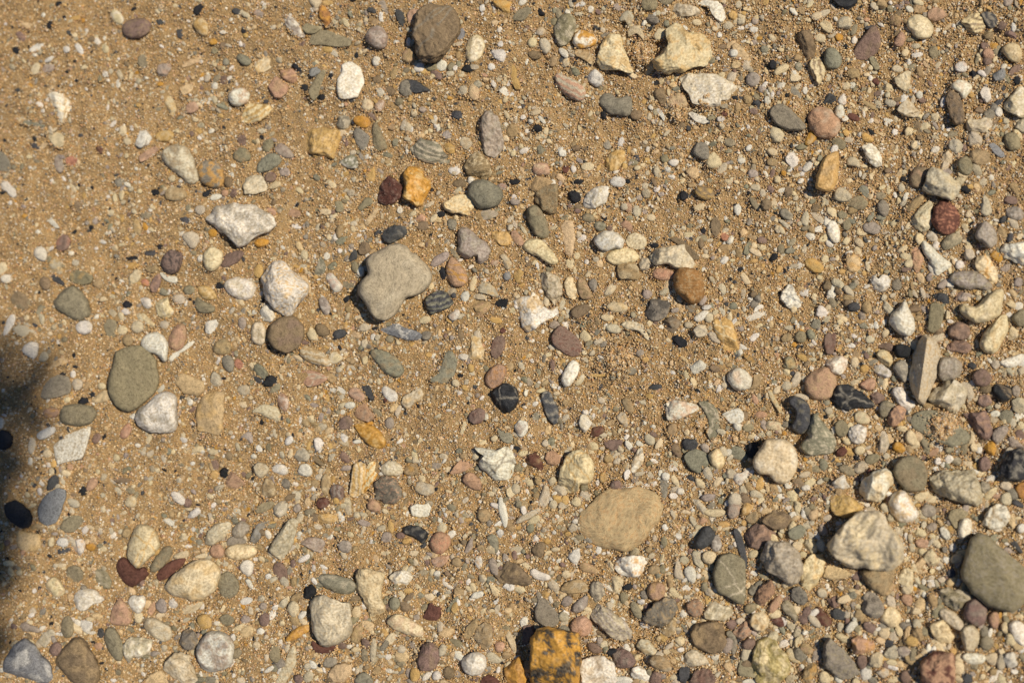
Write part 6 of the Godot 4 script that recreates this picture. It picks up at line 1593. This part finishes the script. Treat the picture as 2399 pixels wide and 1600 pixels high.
func lay_gravel() -> void:
	var vs := PackedVector3Array()
	var ns := PackedVector3Array()
	var cs := PackedColorArray()
	var ix := PackedInt32Array()
	var origin := Vector3.ZERO
	for k in SMALL_STONES.size():
		var part: PackedStringArray = SMALL_STONES[k].split("|")
		var p := outline_points(part[1])
		mark_cover(p)
		var c := middle(p)
		add_stone(p, part[0], 5000 + k, 4.2, origin, bed_height(c, reach_of(p, c)) + 0.0008, vs, ns, cs, ix)
	# unremarkable gravel between them and out beyond the plot
	var laid := 0
	for layer in 3:
		var want: int = [2700, 6300, 1800][layer]
		var count := 0
		var tries := 0
		while count < want and tries < want * 14:
			tries += 1
			var x := rng.randf_range(0.0, WIDE)
			var y := rng.randf_range(0.0, HIGH)
			var size := 0.0
			if layer == 0:          # larger pieces where the gravel lies thick
				if rng.randf() > gravelly(x, y) * 1.2 - 0.2:
					continue
				size = rng.randf_range(5.5, 8.5) + 12.0 * pow(rng.randf(), 2.5) * clampf(gravelly(x, y), 0.2, 1.0)
			elif layer == 1:        # chips everywhere
				if rng.randf() > 0.2 + gravelly(x, y):
					continue
				size = rng.randf_range(2.8, 5.0) + 3.0 * pow(rng.randf(), 2.0)
			else:                   # beyond the plot
				x = rng.randf_range(-420.0, WIDE + 420.0)
				y = rng.randf_range(-420.0, HIGH + 420.0)
				if x > -5.0 and x < WIDE + 5.0 and y > -5.0 and y < HIGH + 5.0:
					continue
				size = rng.randf_range(5.0, 10.0) + 18.0 * pow(rng.randf(), 4.0)
			if covered(x, y):
				continue
			var tones := "WWWWCCCCCIIIIIYTTDFGGENVBM" if layer == 0 else GRIT_TONES
			var t := tones[rng.randi() % tones.length()]
			var code := "%s%s--%d" % ["raaad"[rng.randi() % 5], t, rng.randi_range(3, 7)]
			if t in "SK":
				code = "a" + code.substr(1)
			var p := random_outline(x, y, size)
			mark_cover(p)
			add_stone(p, code, 20000 + laid, 4.5, origin, bed_height(Vector2(x, y), size) - 0.0002, vs, ns, cs, ix, false)
			laid += 1
			count += 1
	var o := MeshInstance3D.new()
	o.name = "gravel"
	o.mesh = commit(vs, ns, cs, ix, mats["sandstone"])
	o.set_meta("kind", "stuff")
	o.set_meta("label", "small mixed white, tan and black gravel scattered through the sand")
	o.set_meta("category", "gravel")
	add_child(o)

# ---------------------------------------------------------------- sand
func grain_mesh(seed_value: int) -> ArrayMesh:
	var r := RandomNumberGenerator.new()
	r.seed = seed_value
	var t := (1.0 + sqrt(5.0)) / 2.0
	var pts := PackedVector3Array([Vector3(-1, t, 0), Vector3(1, t, 0), Vector3(-1, -t, 0), Vector3(1, -t, 0), Vector3(0, -1, t), Vector3(0, 1, t), Vector3(0, -1, -t), Vector3(0, 1, -t), Vector3(t, 0, -1), Vector3(t, 0, 1), Vector3(-t, 0, -1), Vector3(-t, 0, 1)])
	var faces := [0, 11, 5, 0, 5, 1, 0, 1, 7, 0, 7, 10, 0, 10, 11, 1, 5, 9, 5, 11, 4, 11, 10, 2, 10, 7, 6, 7, 1, 8, 3, 9, 4, 3, 4, 2, 3, 2, 6, 3, 6, 8, 3, 8, 9, 4, 9, 5, 2, 4, 11, 6, 2, 10, 8, 6, 7, 9, 8, 1]
	for i in pts.size():
		pts[i] = pts[i].normalized() * r.randf_range(0.8, 1.15)
	var vs := PackedVector3Array()
	var ns := PackedVector3Array()
	var cs := PackedColorArray()
	var ix := PackedInt32Array()
	for q in pts:
		vs.append(q)
		ns.append(Vector3.ZERO)
		cs.append(Color.WHITE)
	for f in range(0, faces.size(), 3):
		add_face(faces[f], faces[f + 2], faces[f + 1], vs, ns, ix)
	for i in ns.size():
		ns[i] = ns[i].normalized()
	return commit(vs, ns, cs, ix, mats["grain"])

var sand_tones: Array[Color] = []

func sand_tone() -> Color:
	var c: Color = sand_tones[rng.randi() % sand_tones.size()]
	return Color(c.r * 0.96, c.g * 1.02, c.b * 1.13) * rng.randf_range(0.72, 1.2)

func scatter(called: String, label: String, category: String, mesh: ArrayMesh, spots: PackedVector3Array, sizes: PackedFloat32Array, colors: PackedColorArray) -> void:
	var mm := MultiMesh.new()
	mm.transform_format = MultiMesh.TRANSFORM_3D
	mm.use_colors = true
	mm.mesh = mesh
	mm.instance_count = spots.size()
	var buf := PackedFloat32Array()
	buf.resize(spots.size() * 16)
	for k in spots.size():
		var b := Basis(Vector3(rng.randf_range(-1, 1), rng.randf_range(-1, 1), rng.randf_range(-1, 1)).normalized(), rng.randf() * TAU)
		var s := sizes[k]
		var bx := b.x * s * 1.2
		var by := b.y * s * 0.85
		var bz := b.z * s
		var o := k * 16
		buf[o] = bx.x
		buf[o + 1] = by.x
		buf[o + 2] = bz.x
		buf[o + 3] = spots[k].x
		buf[o + 4] = bx.y
		buf[o + 5] = by.y
		buf[o + 6] = bz.y
		buf[o + 7] = spots[k].y
		buf[o + 8] = bx.z
		buf[o + 9] = by.z
		buf[o + 10] = bz.z
		buf[o + 11] = spots[k].z
		buf[o + 12] = colors[k].r
		buf[o + 13] = colors[k].g
		buf[o + 14] = colors[k].b
		buf[o + 15] = 1.0
	mm.buffer = buf
	var o := MultiMeshInstance3D.new()
	o.name = called
	o.multimesh = mm
	o.set_meta("kind", "stuff")
	o.set_meta("label", label)
	o.set_meta("category", category)
	add_child(o)

func lay_sand() -> void:
	for hex in ["c9a876", "c4a270", "bf9a66", "d2b486", "c8a673", "b99360", "c8aa7e", "bf9866", "d4b98c", "c6a26e", "b28c5a", "cdb083", "d8c6a2", "a07f55", "bb8d62", "ab9a80", "c79858", "8a7358", "d9cfb9", "c9a583"]:
		sand_tones.append(Color(hex).srgb_to_linear())
	var dark := Color("2e3036").srgb_to_linear()
	var slate := Color("5a5d60").srgb_to_linear()
	# fine sand
	var spots := PackedVector3Array()
	var sizes := PackedFloat32Array()
	var colors := PackedColorArray()
	for k in 300000:
		var x := rng.randf_range(-90.0, WIDE + 90.0)
		var y := rng.randf_range(-90.0, HIGH + 90.0)
		if covered(x, y):
			continue
		var s := rng.randf_range(1.0, 1.9) + 1.6 * pow(rng.randf(), 5.0)
		var g := on_ground(x, y, 0.0)
		spots.append(Vector3(g.x, ground_height(g.x, g.z) + s * STEP * rng.randf_range(-0.4, 0.6), g.z))
		sizes.append(s * STEP)
		var c := sand_tone()
		var chance := rng.randf()
		if chance < 0.02:
			c = dark
		elif chance < 0.04:
			c = slate
		colors.append(c)
	for q in dust_rim:
		spots.append(q)
		sizes.append(STEP * (rng.randf_range(0.9, 1.7) + 1.4 * pow(rng.randf(), 4.0)))
		colors.append(sand_tone())
	for q in dust_at:
		spots.append(q)
		sizes.append(STEP * rng.randf_range(0.8, 1.7))
		colors.append(sand_tone())
	scatter("fine_sand", "fine tan beach sand between and around the pebbles", "sand", grain_mesh(71), spots, sizes, colors)
	# coarse grit
	spots = PackedVector3Array()
	sizes = PackedFloat32Array()
	colors = PackedColorArray()
	for k in 26000:
		var x := rng.randf_range(-300.0, WIDE + 300.0)
		var y := rng.randf_range(-300.0, HIGH + 300.0)
		if covered(x, y) or rng.randf() > 0.35 + gravelly(x, y):
			continue
		var s := rng.randf_range(1.7, 2.6) + 1.6 * pow(rng.randf(), 2.0)
		var g := on_ground(x, y, 0.0)
		spots.append(Vector3(g.x, ground_height(g.x, g.z) + s * STEP * rng.randf_range(0.1, 0.7), g.z))
		sizes.append(s * STEP)
		var t := GRIT_TONES[rng.randi() % GRIT_TONES.length()]
		var c: Color = tone[t]
		colors.append(c.lerp(sand_tone(), 0.45 if not t in "SK" else 0.0))
	scatter("coarse_grit", "coarse multicoloured grit mixed into the tan sand", "grit", grain_mesh(72), spots, sizes, colors)

func heap_sand(x: float, y: float, wide: float, high: float, many: int, base := 3.0) -> void:
	for k in many:
		var d := Vector2(rng.randfn(0.0, 0.42), rng.randfn(0.0, 0.42))
		var l := minf(d.length(), 1.0)
		var lump := 0.7 + 0.6 * n_sand.get_noise_2d((x + d.x * wide) * 0.05, (y + d.y * wide) * 0.05)
		dust_rim.append(on_ground(x + d.x * wide, y + d.y * wide, (high * (1.0 - l * l) * lump * rng.randf_range(0.75, 1.0) + base) * STEP))

func tube(from: Vector3, to: Vector3, bend: Vector3, thick: float, thin: float, vs: PackedVector3Array, ns: PackedVector3Array, cs: PackedColorArray, ix: PackedInt32Array) -> void:
	var first := vs.size()
	var rows := 10
	var side := (to - from).normalized().cross(Vector3(0.3, 0.2, 0.93)).normalized()
	var other := (to - from).normalized().cross(side)
	for j in rows + 1:
		var t := float(j) / rows
		var c := from.lerp(to, t) + bend * sin(t * PI)
		var w := lerpf(thick, thin, t)
		for i in 10:
			var a := TAU * i / 10.0
			var wob := 1.0 + 0.15 * n_mid.get_noise_3d(i * 0.7, t * 6.0, from.x * 9.0)
			vs.append(c + (side * cos(a) + other * sin(a)) * w * wob)
			ns.append(Vector3.ZERO)
			cs.append(Color(0.12, 0.09, 0.065) * (1.0 + 0.3 * n_fine.get_noise_2d(i * 2.0, t * 30.0)))
	for j in rows:
		for i in 10:
			var a := first + j * 10 + i
			var b := first + j * 10 + (i + 1) % 10
			add_face(a, a + 10, b, vs, ns, ix)
			add_face(b, a + 10, b + 10, vs, ns, ix)
	for k in range(first, vs.size()):
		ns[k] = ns[k].normalized()

func part_of(root: Node3D, called: String, mesh: ArrayMesh) -> void:
	var o := MeshInstance3D.new()
	o.name = called
	o.mesh = mesh
	root.add_child(o, true)

func add_shade_caster() -> void:
	# added out of view so that its branch end shades one edge
	var root := Node3D.new()
	root.name = "added_shade_tree"
	root.position = Vector3(0.96, 0.0, 0.55)
	root.set_meta("label", "trunk and leafy branch added out of view to shade the edge of the sand")
	root.set_meta("category", "added_shade_tree")
	add_child(root)
	var bark := StandardMaterial3D.new()
	bark.vertex_color_use_as_albedo = true
	bark.roughness = 0.95
	var leaf := StandardMaterial3D.new()
	leaf.vertex_color_use_as_albedo = true
	leaf.roughness = 0.6
	leaf.cull_mode = BaseMaterial3D.CULL_DISABLED
	leaf.backlight_enabled = true
	leaf.backlight = Color(0.05, 0.08, 0.02)
	var vs := PackedVector3Array()
	var ns := PackedVector3Array()
	var cs := PackedColorArray()
	var ix := PackedInt32Array()
	tube(Vector3(0, -0.05, 0), Vector3(0.03, 2.95, 0.05), Vector3(0.05, 0, 0.03), 0.1, 0.05, vs, ns, cs, ix)
	part_of(root, "trunk", commit(vs, ns, cs, ix, bark))
	# where the leaves hang: round the crown, and at the end of the long branch
	var clumps: Array[Vector4] = []
	for k in 16:
		var a := rng.randf() * TAU
		clumps.append(Vector4(cos(a) * rng.randf_range(0.1, 0.5), rng.randf_range(2.7, 3.6), sin(a) * rng.randf_range(0.1, 0.4) + 0.35, rng.randf_range(0.22, 0.36)))
	for q in [Vector2(0.285, -0.92), Vector2(0.28, -0.82), Vector2(0.26, -0.98), Vector2(0.255, -0.74), Vector2(0.15, -0.88), Vector2(0.12, -0.98), Vector2(0.14, -0.73)]:
		clumps.append(Vector4(q.x - 0.008, rng.randf_range(2.95, 3.05), q.y, 0.15))
	var tops := PackedVector3Array([Vector3(0.24, 3.02, -0.9), Vector3(0.4, 3.4, 0.4), Vector3(-0.4, 3.3, 0.5)])
	for k in 3:
		vs = PackedVector3Array()
		ns = PackedVector3Array()
		cs = PackedColorArray()
		ix = PackedInt32Array()
		tube(Vector3(0.03, 2.6 + 0.1 * k, 0.05), tops[k], Vector3(0, 0.1, 0), 0.035, 0.008, vs, ns, cs, ix)
		part_of(root, "limb", commit(vs, ns, cs, ix, bark))
	vs = PackedVector3Array()
	ns = PackedVector3Array()
	cs = PackedColorArray()
	ix = PackedInt32Array()
	for q in clumps:
		for k in (330 if q.w > 0.2 else 190):
			var d := Vector3(rng.randfn(), rng.randfn() * 0.7, rng.randfn()) * q.w * 0.48
			if d.length() > q.w:
				d = d.normalized() * q.w * rng.randf()
			var c := Vector3(q.x, q.y, q.z) + d
			var along := Vector3(rng.randf_range(-1, 1), rng.randf_range(-0.7, 0.4), rng.randf_range(-1, 1)).normalized()
			var across := along.cross(Vector3(rng.randf_range(-0.5, 0.5), 1, rng.randf_range(-0.5, 0.5))).normalized()
			var l := rng.randf_range(0.025, 0.04)
			var up := across.cross(along)
			var first := vs.size()
			for e in [c - along * l, c + across * l * 0.4 + up * l * 0.1, c + along * l, c - across * l * 0.4 + up * l * 0.1]:
				vs.append(e)
				ns.append(Vector3.ZERO)
				cs.append(Color(0.05, 0.09, 0.025) * rng.randf_range(0.7, 1.3))
			add_face(first, first + 1, first + 2, vs, ns, ix)
			add_face(first, first + 2, first + 3, vs, ns, ix)
	for k in ns.size():
		ns[k] = ns[k].normalized()
	part_of(root, "crown", commit(vs, ns, cs, ix, leaf))

func lay_ground() -> void:
	# one sheet: fine under the plot, coarser outwards to the horizon
	var xs := PackedFloat32Array()
	var zs := PackedFloat32Array()
	for axis in 2:
		var half := 0.56 if axis == 0 else 0.40
		var line := PackedFloat32Array()
		var v := 0.0
		var gap := 0.0026
		while v < 40.0:
			line.append(v)
			if v > half:
				gap *= 1.35
			v += gap
		var full := PackedFloat32Array()
		for i in range(line.size() - 1, 0, -1):
			full.append(-line[i])
		full.append_array(line)
		if axis == 0:
			xs = full
		else:
			zs = full
	var vs := PackedVector3Array()
	var ns := PackedVector3Array()
	var cs := PackedColorArray()
	var ix := PackedInt32Array()
	for z in zs:
		for x in xs:
			vs.append(Vector3(x, ground_height(x, z) - 0.0003, z))
			ns.append(Vector3.ZERO)
			cs.append(Color.WHITE)
	var w := xs.size()
	for j in zs.size() - 1:
		for i in w - 1:
			var a := j * w + i
			add_face(a, a + 1, a + w, vs, ns, ix)
			add_face(a + 1, a + w + 1, a + w, vs, ns, ix)
	for i in ns.size():
		ns[i] = ns[i].normalized()
	var o := MeshInstance3D.new()
	o.name = "ground"
	o.mesh = commit(vs, ns, cs, ix, mats["sand"])
	o.set_meta("kind", "structure")
	o.set_meta("label", "tan sandy beach ground under the gravel")
	o.set_meta("category", "ground")
	add_child(o)

func _ready() -> void:
	rng.seed = 20240611
	# camera
	cam = Camera3D.new()
	cam.name = "camera"
	half_tan = HIGH * 0.5 * STEP / CAM_AT.length()
	cam.fov = rad_to_deg(atan(half_tan)) * 2.0
	cam.near = 0.02
	cam.far = 200.0
	add_child(cam)
	cam.look_at_from_position(CAM_AT, Vector3.ZERO, Vector3.FORWARD)
	cam_basis = cam.basis
	var lens := CameraAttributesPhysical.new()
	lens.exposure_aperture = 1.7
	lens.frustum_focal_length = 50.0
	lens.frustum_focus_distance = 1.048
	cam.attributes = lens
	# the attributes set their own field of view: put it back
	cam.fov = rad_to_deg(atan(half_tan)) * 2.0
	# sky and sun
	var sky_mat := ProceduralSkyMaterial.new()
	sky_mat.sky_top_color = Color(0.36, 0.46, 0.62)
	sky_mat.sky_horizon_color = Color(0.70, 0.72, 0.72)
	sky_mat.ground_bottom_color = Color(0.35, 0.29, 0.22)
	sky_mat.ground_horizon_color = Color(0.55, 0.52, 0.47)
	sky_mat.sky_curve = 0.15
	var sky := Sky.new()
	sky.sky_material = sky_mat
	var env := Environment.new()
	env.background_mode = Environment.BG_SKY
	env.sky = sky
	env.background_energy_multiplier = 0.7
	env.tonemap_mode = Environment.TONE_MAPPER_LINEAR
	env.tonemap_exposure = 0.93
	env.sdfgi_enabled = true
	env.ssao_enabled = true
	env.ssil_enabled = true
	var we := WorldEnvironment.new()
	we.name = "environment"
	we.environment = env
	add_child(we)
	var sun := DirectionalLight3D.new()
	sun.name = "sun"
	sun.light_energy = 1.6
	sun.light_color = Color(1.0, 0.94, 0.85)
	sun.light_angular_distance = 0.5
	sun.shadow_enabled = true
	add_child(sun)
	sun.look_at_from_position(Vector3(0.62, 1.0, -0.16), Vector3.ZERO, Vector3.UP)

	for n in [n_low, n_mid, n_fine, n_col, n_sand]:
		n.noise_type = FastNoiseLite.TYPE_SIMPLEX_SMOOTH
		n.frequency = 1.0
		n.fractal_type = FastNoiseLite.FRACTAL_NONE
	n_mid.seed = 2
	n_fine.seed = 3
	n_col.seed = 4
	n_sand.seed = 5
	for k in TONES:
		tone[k] = Color(TONES[k]).srgb_to_linear()
	make_materials()
	cover_w = int(WIDE / CELL) + 1
	cover_h = int(HIGH / CELL) + 1
	cover.resize(cover_w * cover_h)
	lay_ground()
	lay_pebbles()
	lay_gravel()
	heap_sand(2214.0, 1003.0, 38.0, 16.0, 2000, 17.0)
	heap_sand(1506.0, 125.0, 34.0, 16.0, 900)
	heap_sand(1652.0, 232.0, 30.0, 14.0, 700)
	heap_sand(1590.0, 262.0, 26.0, 10.0, 400)
	heap_sand(1452.0, 838.0, 46.0, 16.0, 1200)
	heap_sand(1500.0, 1190.0, 60.0, 12.0, 1200)
	heap_sand(2010.0, 1412.0, 48.0, 14.0, 1100)
	heap_sand(1642.0, 992.0, 16.0, 7.0, 300)
	lay_sand()
	add_shade_caster()
